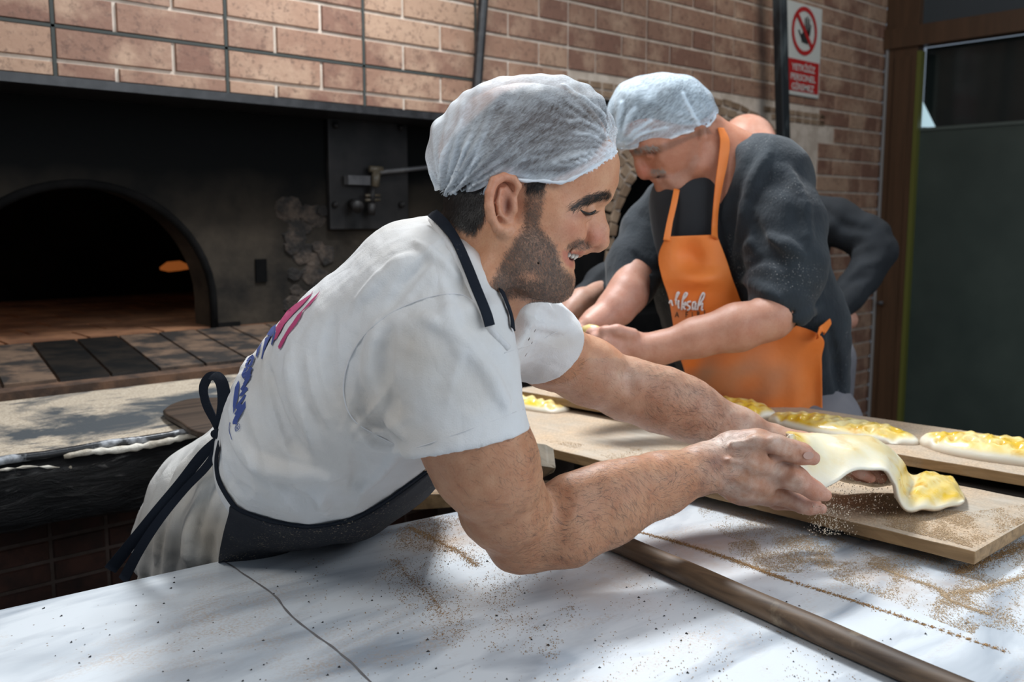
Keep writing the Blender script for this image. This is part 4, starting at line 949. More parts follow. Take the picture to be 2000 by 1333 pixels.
folds = [([(905, 575), (840, 580), (760, 610), (705, 660), (675, 730), (672, 790), (700, 830)], .0016, .002, 'u'),
         ([(560, 700), (575, 780), (600, 830), (620, 870)], .006, .016, 'u'), ([(600, 690), (615, 770), (640, 830)], .004, .012, 'u'),
         ([(455, 830), (475, 880), (520, 912), (590, 925), (660, 930)], .008, .018, 'u'), ([(440, 880), (455, 940), (490, 985)], .006, .016, 'u'),
         ([(520, 720), (535, 800), (560, 860), (600, 890)], .0065, .018, 's'),
         ([(690, 970), (700, 930), (690, 880)], .005, .012, 's'), ([(590, 1000), (570, 965), (540, 945)], .005, .012, 's'), ([(640, 1010), (625, 975), (600, 960)], .004, .012, 'u'),
         ([(735, 640), (725, 720), (745, 790), (790, 850)], .006, .02, 'u'), ([(760, 640), (752, 720), (775, 800)], .005, .016, 's'),
         ([(700, 800), (735, 830), (775, 842)], .0045, .01, 's'), ([(690, 830), (720, 865), (765, 880)], .004, .01, 'u'),
         ([(830, 620), (900, 660), (960, 740), (990, 800)], .004, .02, 'u'), ([(800, 500), (760, 530), (700, 590)], .005, .02, 'u'), ([(840, 500), (800, 540), (760, 600)], .004, .014, 's'),
         ([(650, 620), (640, 700), (660, 780)], .004, .016, 's'), ([(870, 560), (880, 620), (900, 700)], .004, .016, 'u'),
         ([(810, 470), (850, 500), (890, 540)], .004, .010, 'u'), ([(1010, 580), (1050, 590), (1090, 620)], .004, .01, 'u'), ([(1000, 600), (1040, 615), (1080, 650)], .004, .01, 's'), ([(1020, 635), (1060, 640), (1100, 650)], .003, .01, 'u'),
         ([(780, 880), (740, 930), (700, 960)], .004, .014, 'u'), ([(500, 660), (470, 740), (450, 820)], .004, .014, 'u')]
for p_, r, k, op in folds: T.fold(p_, r * 1.45, k * .5, op, .30)
T.commit()
T.ccone(px(906, 842, .985, 115), px(914, 886, .985, 117), .003, .004, 's')
T.ccone(px(1054, 664, 1.272, 72), px(1072, 688, 1.291, 74), .003, .004, 's')
T.chain([(930, 560, 1.045, 74), (1000, 600, 1.06, 80)], .012, 's')
TV, TF = T.mesh(.0032)
tp_ = proj(TV)[:, :2]
def gs(cx_, cy_, rx_, ry_): return np.exp(-((tp_[:, 0] - cx_) / rx_) ** 2 - ((tp_[:, 1] - cy_) / ry_) ** 2)
def rdg_(u): return (1 - np.abs(np.sin(u)) ** .8) * 2 - .7
tw = wob(TV, 14, 4)
td = gs(555, 800, 75, 110) * rdg_((tp_[:, 0] - .22 * tp_[:, 1]) * .060 + tw * .5) * .0034 + gs(470, 900, 40, 60) * rdg_((tp_[:, 0] - .3 * tp_[:, 1]) * .09 + tw) * .0024
td += gs(640, 975, 110, 34) * rdg_((tp_[:, 0] + .5 * tp_[:, 1]) * .042 + tw * .6) * .0026
an = np.arctan2(tp_[:, 1] - 880, tp_[:, 0] - 660); td += gs(735, 790, 60, 75) * rdg_(an * 7 + tw * .5) * .0026
an2 = np.arctan2(tp_[:, 1] - 440, tp_[:, 0] - 900); td += gs(800, 520, 70, 60) * rdg_(an2 * 5 + tw * .5) * .0026
td += gs(1060, 620, 60, 45) * rdg_((tp_[:, 1] - .4 * tp_[:, 0]) * .075 + tw * .5) * .0024 + gs(900, 740, 80, 70) * rdg_((tp_[:, 0] + .25 * tp_[:, 1]) * .035 + tw * .7) * .0016
TV = TV + vnormals(TV, TF) * (td + wob(TV, 75, 2) * .0006 + wob(TV, 160, 5) * .0003)[:, None]
tcol = np.tile([.70, .70, .70], (len(TV), 1)); txy = proj(TV)[:, :2]
def blot(c, xy, cen, r, col, a): m = a * np.exp(-(((xy - cen) / r) ** 2).sum(1)); return mixc(c, m, col)
for cen, r, a in (((690, 800), (120, 70), .55), ((790, 680), (60, 50), .45), ((640, 900), (100, 60), .35), ((1100, 670), (40, 20), .45), ((830, 860), (60, 30), .3), ((540, 900), (60, 60), .25), ((930, 760), (50, 60), .25)):
    tcol = blot(tcol, txy, cen, r, (.50, .42, .33), a)
mesh('t_shirt', TV, TF, SHIRT, man, True, tcol)
# collar band of the shirt and seam of the sleeve hem
c, ok = T.hit([(842, 428), (858, 452), (884, 490), (912, 545), (938, 600), (962, 648), (992, 680)])
cb_ = [q for q, k in zip(c, ok) if k]
MB().tube(catmull(cb_, 5), .0042, 8).obj('collar', SHIRT, man, True, col=None)
at = bpy.data.objects['collar'].data.color_attributes.new('Col', 'FLOAT_COLOR', 'POINT')
for v in at.data: v.color = (.68, .68, .69, 1)

SEAM = mat('seam_thread', color=(.66, .65, .65), rough=.9)
def seam(pts, r_=.0009, fld=None, m=None, par=None):
    c, ok = (fld or T).hit(catmull([(x, y, 0) for x, y in pts], 6)[:, :2]); c = np.array([q for q, k in zip(c, ok) if k])
    if len(c) > 3: MB().tube(c, r_, 5).obj('seam', m or SEAM, par or bpy.data.objects['t_shirt'], True)
seam([(948, 610), (905, 577), (850, 578), (790, 598), (735, 632), (692, 682), (672, 740), (675, 790), (695, 825), (735, 850), (770, 868)], .0008)
seam([(782, 884), (840, 866), (930, 834), (1022, 800)], .0005); seam([(985, 690), (1040, 672), (1112, 636)], .0005)
# trousers
Q = Field()
Q.chain([(505, 915, 1.32, 118), (425, 990, 1.40, 116), (392, 1070, 1.43, 122)], .05)
Q.chain([(520, 930, 1.25, 85), (450, 1010, 1.32, 100), (425, 1080, 1.36, 105)], .05)
for x, y in ((.60, 1.40), (.70, 1.35)):
    Q.cap((np.array([x, y, .85]), .098), (np.array([x, y + .02, .5]), .075), .04); Q.cap((np.array([x, y + .02, .5]), .075), (np.array([x, y + .01, .08]), .062), .02)
for p_, r, k, op in (([(400, 860), (355, 930), (322, 1010), (305, 1090)], .012, .012, 'u'), ([(418, 900), (390, 960), (372, 1030), (372, 1100)], .014, .010, 'u'), ([(440, 960), (432, 1020), (440, 1080)], .011, .009, 'u')): Q.fold(p_, r, k, op)
Q.commit(); QV, QF = Q.mesh(.0045); qp = proj(QV)
qu = (QV @ RT) * 135 - QV[:, 2] * 40 + .9 * wob(QV, 9, 2); pl_ = (1 - np.abs(np.sin(qu * .5)) ** .7) * .9 + .35 * np.sin(qu * 1.7 + 1)
QV = QV + vnormals(QV, QF) * (wob(QV, 50, 3) * .0012 + pl_ * .0075 * sst(860, 960, qp[:, 1]))[:, None]
qc = np.tile([.62, .61, .585], (len(QV), 1)); qc = blot(qc, proj(QV)[:, :2], (415, 1050), (50, 70), (.30, .24, .17), .75); qc = blot(qc, proj(QV)[:, :2], (330, 1060), (60, 60), (.40, .36, .31), .5)
mesh('trousers', QV, QF, TROU, man, True, qc)
SHOE = mat('dark_shoe', color=(.02, .02, .02), rough=.5)
for x, y in ((.60, 1.385), (.70, 1.335)):
    f = Field(); f.wel((x, y - .05, .045), (.05, .13, .045), .02); f.wel((x, y + .02, .075), (.045, .06, .05), .03); v_, f_ = f.mesh(.006); v_[:, 2] = np.maximum(v_[:, 2], .002); mesh('shoe', v_, f_, SHOE, man, True)

# body mesh and skin colours
BV, BF = B.mesh(.0022)
BV = BV + vnormals(BV, BF) * (wob(BV, 120, 1) * .0004)[:, None]
bxy, bd = local_xy(BV, HZ); pxy = proj(BV)
def nearxy(xy, d): q = ((HZ - np.abs(d)) / HZ)[:, None]; return np.array([1000, 666.5]) + (xy - (1000, 666.5)) / q
bxy = nearxy(bxy, bd)
col = np.tile([.60, .325, .195], (len(BV), 1)); ish = (bxy[:, 1] < 600) & (bxy[:, 0] > 830) & (bd < .11) & (bd > -.11) & (pxy[:, 0] < 1215)
col = mixc(col, ish * .3, (.66, .35, .20))
def hp(cen, r, c_, a): global col; col = mixc(col, ish * a * np.exp(-(((bxy - cen) / r) ** 2).sum(1)), c_)
hp((1168, 462), (22, 26), (.55, .17, .12), .55); hp((1115, 450), (36, 26), (.62, .24, .16), .45); hp((980, 370), (40, 60), (.60, .20, .14), .40); hp((1135, 421), (26, 8), (.34, .13, .10), .5)
lip = [(1098, 489), (1118, 492), (1136, 490), (1143, 494), (1124, 500), (1118, 508), (1122, 517), (1118, 524), (1106, 518), (1099, 505)]
d = polyd(bxy, lip); col = mixc(col, ish * sst(4, -3, d) * .7, (.50, .16, .12))
mo = [(1100, 494), (1128, 498), (1124, 507), (1118, 511), (1106, 505)]; inner = ish * sst(1.5, -2, polyd(bxy, mo)) * (np.abs(bd) < .028); col = mixc(col, inner, (.09, .015, .015))
beard = [(1030, 340), (1066, 350), (1060, 400), (1052, 440), (1068, 462), (1085, 480), (1090, 500), (1096, 520), (1108, 532), (1122, 540), (1122, 575), (1090, 595), (1000, 580), (966, 600), (958, 560), (985, 500), (1004, 470), (1022, 440), (1026, 400)]
must = [(1108, 480), (1130, 466), (1150, 474), (1150, 484), (1138, 488), (1120, 486), (1106, 490)]
scalp = [(855, 340), (880, 270), (980, 180), (1080, 150), (1160, 190), (1188, 270), (1150, 318), (1104, 342), (1066, 354), (1060, 372), (1030, 372), (1028, 350), (1000, 352), (955, 350), (950, 385), (945, 430), (925, 455), (890, 440), (862, 420), (845, 380)]
mB = ish * sst(7, -9, polyd(bxy, beard)) * (bd < .2); mM = ish * sst(4, -4, polyd(bxy, must)) * .8; mS = ish * sst(5, -6, polyd(bxy, scalp)) * (1 - sst(2, -1, polyd(bxy, [(1012, 375), (1018, 356), (1004, 340), (984, 336), (958, 346), (946, 376), (946, 410), (955, 440), (975, 464), (1000, 460), (1006, 420)])))
patch = np.exp(-(((bxy - (1032, 540)) / (22, 12)) ** 2).sum(1)); mB = mB * (1 - .75 * patch)
side = sst(352, 430, bxy[:, 1]) * .35 + .65
col = mixc(col, mB * .50 * side, (.13, .085, .065)); col = mixc(col, mM * .55, (.10, .06, .045)); col = mixc(col, mS * .93, (.02, .016, .014))
mBr = ish * sst(5, -2, polyd(bxy, [(1116, 404), (1140, 390), (1168, 378), (1190, 374), (1192, 384), (1166, 391), (1140, 400), (1122, 408)])) * (np.abs(bd) > .008)
col = mixc(col, mBr * .6, (.04, .025, .02))
earm = ish * (bd < -.062) * np.exp(-(((bxy - (993, 402)) / (9, 18)) ** 2).sum(1)); col = mixc(col, earm * .85, (.16, .05, .035))  # shade of the ear hollow painted into the skin colour
# arms: floured hands, paler inner forearms
armn = (pxy[:, 1] > 700) | (pxy[:, 0] > 1215); col = mixc(col, armn * .8, (.50, .265, .15)); col = mixc(col, armn * sst(1340, 1430, pxy[:, 0]) * .55, (.40, .205, .135))
fl = armn * sst(1340, 1440, pxy[:, 0]) * (.45 + .4 * wob(BV, 70, 4) + .25 * wob(BV, 260, 1)); col = mixc(col, np.clip(fl * .65, 0, .75), (.62, .50, .42)); col = mixc(col, armn * sst(1300, 1400, pxy[:, 0]) * np.clip(wob(BV, 60, 6) - .3, 0, 1) * .8, (.30, .15, .10))
col = mixc(col, armn * sst(1540, 1590, pxy[:, 0]) * .35, (.62, .25, .17)); col = mixc(col, armn * np.exp(-(((pxy[:, :2] - (1410, 865)) / (60, 22)) ** 2).sum(1)) * .6, (.78, .70, .62))
col = mixc(col, armn * np.exp(-(((pxy[:, :2] - (1222, 740)) / (34, 20)) ** 2).sum(1)) * .6, (.80, .66, .56))
for pl, w_ in (([(1500, 880), (1520, 897), (1545, 911)], 6), ([(1528, 955), (1550, 970), (1590, 984)], 5), ([(1440, 985), (1500, 985), (1560, 1000)], 7)): col = mixc(col, armn * (pxy[:, 2] < 1.27) * np.exp(-(polyd(pxy[:, :2], pl, False) / w_) ** 2) * .55, (.22, .09, .06))  # dark gaps between the fingers, shade painted into the skin
far = armn * (pxy[:, 2] > 1.27) * (pxy[:, 0] > 1000) * (pxy[:, 1] < 900); col = mixc(col, far * .35, (.60, .40, .30))
body = mesh('body', BV, BF, SKIN, man, True, col)
# hair, beard, brows, arm hair
dn = RT * -.45 + UP * -.9
hairs('beard', BV, BF, mB * side + mM * .8, 28000, .0048, .00024, lambda X: np.tile(RT * .35 - UP * .9, (len(X), 1)), BEARDM, man, .40, 1)
neckm = ish * sst(340, 380, bxy[:, 1]) * mS
hairs('hair', BV, BF, neckm + .02 * mS, 13000, .010, .00035, lambda X: np.tile(-RT * .25 - UP * .95, (len(X), 1)), HAIR, man, .28, 2)
hairs('eyebrow', BV, BF, mBr, 1500, .0075, .00035, lambda X: np.tile(-RT * 1.9 - UP * .75, (len(X), 1)), HAIR, man, .10, 3)
am = armn * (pxy[:, 1] > 700) * (1 - sst(1380, 1470, pxy[:, 0])) * (sst(930, 1080, pxy[:, 0]) * .9 + .12) * (1 - .8 * (pxy[:, 2] > 1.27) * (pxy[:, 0] < 1260))
ad = lambda X: RT * .8 - UP * .5 + (wob(X, 40, 6)[:, None]) * UP * .9
hairs('arm_hair', BV, BF, am, 9500, .013, .00021, ad, BEARDM, man, .12, 4, .4)
# eyelid line, lashes, teeth
def hl(pts): return [P(*hc(x, y, -d, 1)[:3]) for x, y, d in pts]
le, ok = B.hit([(1133, 410), (1140, 415), (1150, 418), (1159, 415), (1163, 411)]); le = le + B.grad(le) * .0003
lc = catmull([q for q, k in zip(le, ok) if k], 4); m_ = MB().tube(lc, list(.0005 + .0013 * np.sin(np.linspace(.1, 3.0, len(lc)))), 6)
for i in range(4, len(lc)): m_.tube([lc[i], lc[i] - FW * .002 - UP * .0015 + RT * .0012, lc[i] - FW * .0035 - UP * .001 + RT * .0045], [.0003, .00022, .0001], 3)
m_.obj('eyelash', HAIR, man, True)
for i, (x, y, d_) in enumerate(((1127, 499, 0), (1125, 499.5, 10), (1119, 499, 22), (1112, 497, 33))):
    for sg in ((1,) if d_ == 0 else (-1, 1)):
        f = Field(); q_ = hc(x - 2, y, sg * d_, 1); f.ell(q_[:3], np.array((5.5, 7, 4.6)) * q_[3], .002, 15); v_, f_ = f.mesh(.0008); mesh('tooth', v_, f_, TEETH, man, True)
tn, okn = B.hit([(1578, 884), (1592, 893), (1574, 896)])
nv, ok = B.hit([(1570 + 10 * math.cos(t) + 8, 890 + 7 * math.sin(t)) for t in np.linspace(0, 2 * math.pi, 14, endpoint=False)])
nn = B.grad(nv); mesh('thumbnail', nv + nn * .0012, [tuple(range(14))], NAIL, man, True)

def fib_attr(o, V, k=520.):
    a = RT * .80 + UP * .60; b = -RT * .60 + UP * .80; q = V + np.stack([wob(V, 30, 1), wob(V, 30, 2), wob(V, 30, 3)], -1) * .004
    at = o.data.attributes.new('Fib', 'FLOAT_VECTOR', 'POINT'); at.data.foreach_set('vector', (np.stack([q @ a * .22, q @ b, q @ FW * .7], -1) * k).astype(np.float32).ravel())
# hair net
NF = Field()
he_(NF, (1024, 270, 0), (166, 120, 136), .02, -8)
he_(NF, (936, 305, 0), (84, 88, 124), .04, -35)
he_(NF, (1022, 302, 0), (172, 138, 130), .01, -6); he_(NF, (1094, 342, 0), (98, 98, 110), .012, -15); he_(NF, (1098, 342, 0), (72, 40, 116), .02, -20)
he_(NF, (1122, 262, 0), (62, 68, 102), .03, -20)
NV, NFc = NF.mesh(.0028); nxy, nd = local_xy(NV, HZ); nxy = nearxy(nxy, nd)
kn1, kn2 = np.array([1200, 278]), np.array([868, 388])
def pleat(xy, k, n, s, ph=0):
    v = xy - k; a = np.arctan2(v[:, 1], v[:, 0]); r = np.linalg.norm(v, axis=1); return np.sin(a * n + ph + 1.5 * np.sin(a * 3 + r / 60)) * np.exp(-r / s) * sst(0, 18, r)
disp = pleat(nxy, kn1, 34, 55) * .0036 + pleat(nxy, kn2, 40, 100, 1) * .0042 + pleat(nxy, kn2, 17, 130, 2) * .003 + wob(NV, 42, 2) * .0022 + wob(NV, 95, 4) * .0009
ridge = 0
for pl in ([(900, 392), (935, 345), (1000, 300), (1060, 262), (1075, 240)], [(890, 385), (930, 300), (960, 230)], [(875, 380), (905, 290), (950, 215), (990, 190)], [(880, 388), (925, 320), (975, 270), (1010, 250)], [(895, 392), (960, 352), (1030, 345)], [(1198, 280), (1150, 300), (1080, 318)], [(1195, 275), (1160, 245), (1130, 235), (1110, 238)], [(1196, 285), (1150, 262), (1120, 262)], [(1180, 230), (1140, 190), (1100, 165)], [(1197, 290), (1120, 320), (1040, 330)], [(860, 370), (868, 300), (900, 235)], [(940, 385), (985, 340), (1020, 312), (1080, 300)]):
    dd = polyd(nxy, pl, False); tt = np.linalg.norm(nxy - np.array(pl[0]), axis=1); ridge = ridge + np.exp(-(dd / (1.6 + tt * .012)) ** 2) * .0026 * sst(190, 60, tt)
disp = disp + ridge
pv = np.clip(pleat(nxy, kn2, 40, 120, 1) + pleat(nxy, kn1, 34, 60), 0, 1) * .5; NV = NV + vnormals(NV, NFc) * disp[:, None]
rim = [(1202, 296), (1165, 322), (1120, 347), (1095, 356), (1062, 353), (1020, 352), (998, 343), (975, 345), (955, 360), (945, 378), (928, 392), (905, 393), (875, 388), (840, 378), (700, 378)]
pol = rim + [(700, 0), (1400, 0), (1400, 160), (1240, 270)]
keep = polyd(nxy, pol)[NFc].min(1) < 1.0
ecol = np.zeros((len(NV), 3)); de = polyd(nxy, rim, False); ecol[:, 0] = np.clip(sst(26, 4, de) * .55 + np.clip(ridge / .0028, 0, 1) * .6, 0, 1)
NFk = NFc[keep]; us = np.unique(NFk); mp = np.full(len(NV), -1); mp[us] = np.arange(len(us))
toplit = sst(.2, .95, vnormals(NV, NFc)[:, 2]) * .45; backd = sst(985, 860, nxy[:, 0]) * .55; ecol[:, 0] = np.clip(ecol[:, 0] + toplit + backd + pv, 0, 1)  # upward-facing net made denser, painting in the light from above
hn = mesh('hair_net', NV[us], mp[NFk], NET, man, True, ecol[us]); fib_attr(hn, NV[us])
rm, ok = NF.hit(catmull([(x, y, 0) for x, y in rim[:14]], 4)[:, :2]); rm = rm + NF.grad(rm) * .0012
rm = np.array([q for q, k in zip(rm, ok) if k])
RIMM = mat('net_elastic', color=(.70, .74, .78), rough=.8)
MB().tube(rm, [.0018 + .0006 * math.sin(i * 1.7) for i in range(len(rm))], 7).obj('elastic_rim', RIMM, hn, True)

# apron
G = Field(); G.p = T.p[:] + Q.p[:]
def surf(pts, off=.004, F_=None):
    X, ok = (F_ or G).hit(pts); n = (F_ or G).grad(X); return [x + g_ * off for x, g_, k in zip(X, n, ok) if k], [g_ for g_, k in zip(n, ok) if k]
up = [(455, 985), (480, 1000), (540, 1018), (610, 1026), (680, 1014), (740, 985), (795, 946), (850, 905)]
U_, ok = G.hit(up); n_ = G.grad(U_); U_ = U_ + n_ * .003
lowp = [P(446, 1125, 1.262), P(480, 1118, 1.262), P(540, 1100, 1.27), P(620, 1080, 1.285), P(700, 1056, 1.295), P(775, 1014, 1.30), P(830, 975, 1.30), P(866, 935, 1.28)]
lowp = [q if q[2] > .905 else np.array([q[0], max(q[1], 1.185), q[2]]) for q in lowp]
far_ = [q + FH * .16 - np.array([0, 0, .0]) for q in lowp]
A0 = catmull(U_, 6); rows = [A0]; Lw = catmull(lowp, 6); mid = (A0 + Lw) / 2 - FH * .020 + n_.mean(0) * .004
Fr = catmull(far_, 6); AV = np.stack([A0, mid, Lw, (Lw + Fr) / 2 + np.array([0, 0, -.004]), Fr])
AV = catmull(AV.reshape(5, -1), 6).reshape(-1, A0.shape[0], 3); na_, nb_ = AV.shape[:2]; AV = AV.reshape(-1, 3)
AV = AV + (wob(AV, 60, 3) * .0016)[:, None] * -FW
# the part that hangs below, down in front of the thighs
for _ in range(4):
    g0 = G.ev(AV); nr_ = np.repeat(np.arange(na_) < na_ * .62, nb_); AV = AV + G.grad(AV) * (np.clip(.0045 - g0, 0, .02) * nr_)[:, None]
AF = np.array([(a * nb_ + b, a * nb_ + b + 1, (a + 1) * nb_ + b + 1, (a + 1) * nb_ + b) for a in range(na_ - 1) for b in range(nb_ - 1)])
o = mesh('apron', AV, AF, NAVY, man, True); md = o.modifiers.new('t', 'SOLIDIFY'); md.thickness = .0018; md.offset = 0
# apron hem folded band on top
ribbon('waist_band', list(U_), .011, NAVYB, o, list(n_), .002)
s_, n2 = surf([(432, 868), (426, 900), (430, 935), (445, 965), (462, 990)], .003)
ribbon('apron_string', s_, .011, NAVYB, man, n2)
s_, n2 = surf([(850, 425), (868, 445), (886, 478), (905, 520), (925, 570), (942, 612), (950, 640)], .0065, (lambda: (lambda f: (setattr(f, 'p', T.p[:] + B.p[:]), f)[1])(Field()))())
ribbon('neck_strap', s_, .0125, NAVYB, man, n2, .0016)
s_, n2 = surf([(975, 572), (985, 596), (993, 620), (996, 645)], .004)
if len(s_) > 1: ribbon('neck_strap', s_, .0095, NAVYB, man, n2, .0016)
V_, F_ = text_me('• K', .034, None)
q0, ok = None, None
LT = mat('tan_print', color=(.42, .33, .24), rough=.7)
apx = proj(AV)
def onap(x, y, off=.003):
    k = np.argmin(((apx[:, :2] - (x, y)) ** 2).sum(1)); return P(x, y, apx[k, 2] - off)
for pl in ([(826, 932), (841, 912)], [(832, 922), (846, 925)], [(832, 924), (829, 917)]): MB().tube([onap(*q) for q in catmull([(x, y, 0) for x, y in pl], 3)[:, :2]], .0011, 5).obj('print', LT, o, True)
MB().tube([onap(805, 933), onap(811, 930)], [.003, .003], 8).obj('print', LT, o, True)
# bow at the back
k0 = (428, 850, 1.19)
bow = empty('apron_bow', tuple(P(*k0))); bow.parent = man; bow.matrix_parent_inverse = man.matrix_basis.inverted()
def rb(name, pts, w, **k): return ribbon(name, [P(*p) for p in pts], w, NAVYB, bow, **k)
sidef = [(-FW * .7 + RT * .5), (-FW), (-FW * .8 - RT * .6)]
rb('loop', [(428, 850, 1.19), (418, 822, 1.195), (402, 788, 1.205), (397, 758, 1.21), (407, 738, 1.21), (420, 734, 1.205)], [.008, .013, .016, .016, .014, .012], face=[-FW * .8 - RT * .5, -FW * .9 - RT * .6, -FW * .8 + UP * .5])
rb('loop', [(428, 852, 1.185), (434, 820, 1.18), (438, 785, 1.178), (434, 752, 1.18), (424, 736, 1.19), (412, 735, 1.20)], [.009, .016, .017, .016, .014, .012], face=[-FW * .9 + RT * .3, -FW, -FW * .7 + UP * .6])
rb('tail', [(426, 856, 1.185), (395, 890, 1.19), (352, 944, 1.205), (305, 1000, 1.22), (258, 1060, 1.235), (215, 1114, 1.25)], [.008, .014, .013, .013, .015, .017], face=-FW * .9 + RT * .35)
rb('tail', [(428, 858, 1.185), (408, 905, 1.19), (362, 955, 1.2), (312, 1015, 1.215), (272, 1075, 1.225), (240, 1135, 1.235)], [.007, .011, .010, .012, .014, .016], face=-FW * .9 - RT * .3)
f = Field(); f.chain([(420, 848, 1.18, 9), (436, 852, 1.18, 9)], .004); f.chain([(424, 843, 1.175, 6), (432, 860, 1.175, 6)], .004); v_, f_ = f.mesh(.002); mesh('knot', v_, f_, NAVYB, bow, True)

# print on the back of the shirt
def decal(name, poly, m, parent, field, off=.0015, sub=3):
    """a flat printed shape laid on the cloth"""
    p = np.asarray(poly, float); bm = bmesh.new(); vs = [bm.verts.new((x, y, 0)) for x, y in p]; bm.faces.new(vs)
    bmesh.ops.triangulate(bm, faces=bm.faces)
    for _ in range(sub): bmesh.ops.subdivide_edges(bm, edges=[e for e in bm.edges if e.calc_length() > 7], cuts=1, use_grid_fill=True)
    bm.verts.ensure_lookup_table(); xy = [v.co[:2] for v in bm.verts]; F_ = [tuple(v.index for v in f.verts) for f in bm.faces]; bm.free()
    X, ok = field.hit(xy); n = field.grad(X); X = X + n * off
    F_ = [f for f in F_ if all(ok[i] for i in f)]
    if not F_: return None
    par = list(range(len(X)))
    def fd(a):
        while par[a] != a: par[a] = par[par[a]]; a = par[a]
        return a
    for f in F_:
        for q in f[1:]: par[fd(q)] = fd(f[0])
    cnt = {}
    for f in F_: cnt[fd(f[0])] = cnt.get(fd(f[0]), 0) + 1
    big = max(cnt, key=cnt.get); F_ = [f for f in F_ if fd(f[0]) == big]
    return mesh(name, X, F_, m, parent, True)
BLUE = mat('blue_print', color=(.045, .075, .26), rough=.8); MAG = mat('magenta_print', color=(.46, .05, .16), rough=.8)
z8 = lambda pts: [(430 + x / 3.923, 520 + y / 3.921) for x, y in pts]
ts = bpy.data.objects['t_shirt']
decal('red_print', z8([(432, 480), (470, 420), (520, 350), (580, 300), (640, 262), (700, 222), (722, 190), (700, 235), (640, 300), (570, 370), (500, 450), (440, 560), (416, 575), (436, 510)]), MAG, ts, T)
decal('red_print', z8([(458, 640), (452, 620), (470, 580), (500, 530), (530, 480), (560, 440), (600, 380), (640, 340), (700, 270), (775, 195), (740, 250), (690, 310), (640, 350), (620, 400), (590, 450), (560, 490), (520, 540), (500, 580), (476, 625)]), MAG, ts, T)
decal('blue_print', z8([(364, 530), (400, 475), (436, 450), (432, 490), (418, 520), (400, 545)]), BLUE, ts, T)
decal('blue_print', z8([(416, 530), (436, 470), (430, 540), (405, 612), (398, 600)]), BLUE, ts, T)
decal('blue_print', z8([(352, 560), (400, 530), (372, 590), (345, 660), (332, 712), (322, 716), (340, 620)]), BLUE, ts, T)
decal('blue_print', z8([(290, 640), (330, 585), (312, 640), (290, 706), (282, 690)]), BLUE, ts, T)
decal('blue_print', z8([(108, 1000), (120, 930), (145, 880), (152, 920), (145, 1010), (128, 1070), (106, 1135), (102, 1070)]), BLUE, ts, T)
def stroke(pts, w): 
    p = catmull([(x, y, 0) for x, y in z8(pts)], 3)[:, :2]; t = np.gradient(p, axis=0); t /= np.linalg.norm(t, axis=1, keepdims=True) + 1e-9; s_ = np.stack([-t[:, 1], t[:, 0]], -1) * w / 2
    q = np.vstack([p - s_, p + s_]); X, ok = T.hit(q); X = X + T.grad(X) * .0014; k = len(p)
    mesh('lettering', X, [(i, i + 1, k + i + 1, k + i) for i in range(k - 1) if ok[i] and ok[i + 1] and ok[k + i] and ok[k + i + 1]], BLUE, ts)
for s_ in ([(262, 690), (225, 720), (205, 770), (240, 760), (262, 700)], [(200, 790), (172, 850), (215, 780)], [(250, 780), (200, 840), (180, 860), (240, 800), (200, 880), (238, 830), (190, 910)],
           [(232, 850), (185, 930), (170, 950), (215, 880), (232, 850)], [(212, 930), (160, 1000), (215, 940)], [(205, 990), (150, 1060), (130, 1095)], [(172, 1060), (125, 1140)], [(216, 1045), (165, 1110), (122, 1190), (118, 1215)]): stroke(s_, 5 if s_[0] != (216, 1045) else 9)
stroke([(122, 1270), (118, 1240), (140, 1205), (155, 1215), (150, 1250), (122, 1270)], 1.0); stroke([(124, 1258), (138, 1220), (146, 1232), (132, 1242), (144, 1254)], 1.0); stroke([(82, 1200), (76, 1260), (95, 1330)], 1.0)
# ------------------------------------------------------------------ rear baker in the orange apron
old = empty('person', (1.70, 1.08, 0)); tag(old, 'older man in a charcoal sweater, hair net and orange apron looking down at his hands', 'person')
def _knit(n, b):
    co = n.co('Position'); c = n.mix(n.g(n.noise(co, 8, 5), .4, .7), (.007, .012, .018), (.015, .024, .032))
    c = n.mix(n.math('MULTIPLY', n.g(n.noise(co, 300, 2), .62, .7), n.g(n.noise(co, 9, 4), .52, .62)), c, (.2, .2, .2))
    n.L(c, b.inputs['Base Color']); w = n.noise(n.co('Position', (1, 1, .25)), 190, 3); n.bump(b, n.math('ADD', n.math('MULTIPLY', n.noise(co, 22, 4), 2.), w), .5, .003)
KNIT = mat('charcoal_knit', _knit, rough=.9, Sheen_Weight=.10)
BKNIT = mat('black_knit', color=(.016, .018, .022), rough=.9, Sheen_Weight=.12)
def _or(n, b):
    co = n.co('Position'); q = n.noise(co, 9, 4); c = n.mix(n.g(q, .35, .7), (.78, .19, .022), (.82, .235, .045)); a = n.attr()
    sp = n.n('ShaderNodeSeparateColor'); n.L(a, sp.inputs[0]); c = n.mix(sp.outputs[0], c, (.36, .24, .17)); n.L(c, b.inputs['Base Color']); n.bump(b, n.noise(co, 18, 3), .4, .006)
ORANGE = mat('orange_apron_cloth', _or, rough=.6)
OZ = 1.95; OS = FPX / OZ
H2 = Field(); e2 = lambda c, r, k=.01, rot=0, op='u': H2.ell((c[0], c[1], OZ + c[2] / OS), r, k, rot, op)
def c2(pts, k=.006, op='u', f=None): (f or H2).chain([(x, y, OZ + d / OS, r) for x, y, d, r in pts], k, op)
e2((1298, 222, 0), (92, 74, 72), .01, 8); e2((1270, 268, 2), (44, 48, 55), .02, -20); e2((1312, 300, 0), (52, 60, 55), .02, 20)
c2([(1240, 290, 0, 11), (1262, 288, -34, 11), (1288, 284, -48, 9)], .012)
c2([(1244, 302, 0, 8), (1250, 322, 0, 9.5), (1258, 336, -1, 13), (1260, 341, -2, 10)], .008); c2([(1270, 332, -10, 9), (1265, 336, -6, 9)], .004)
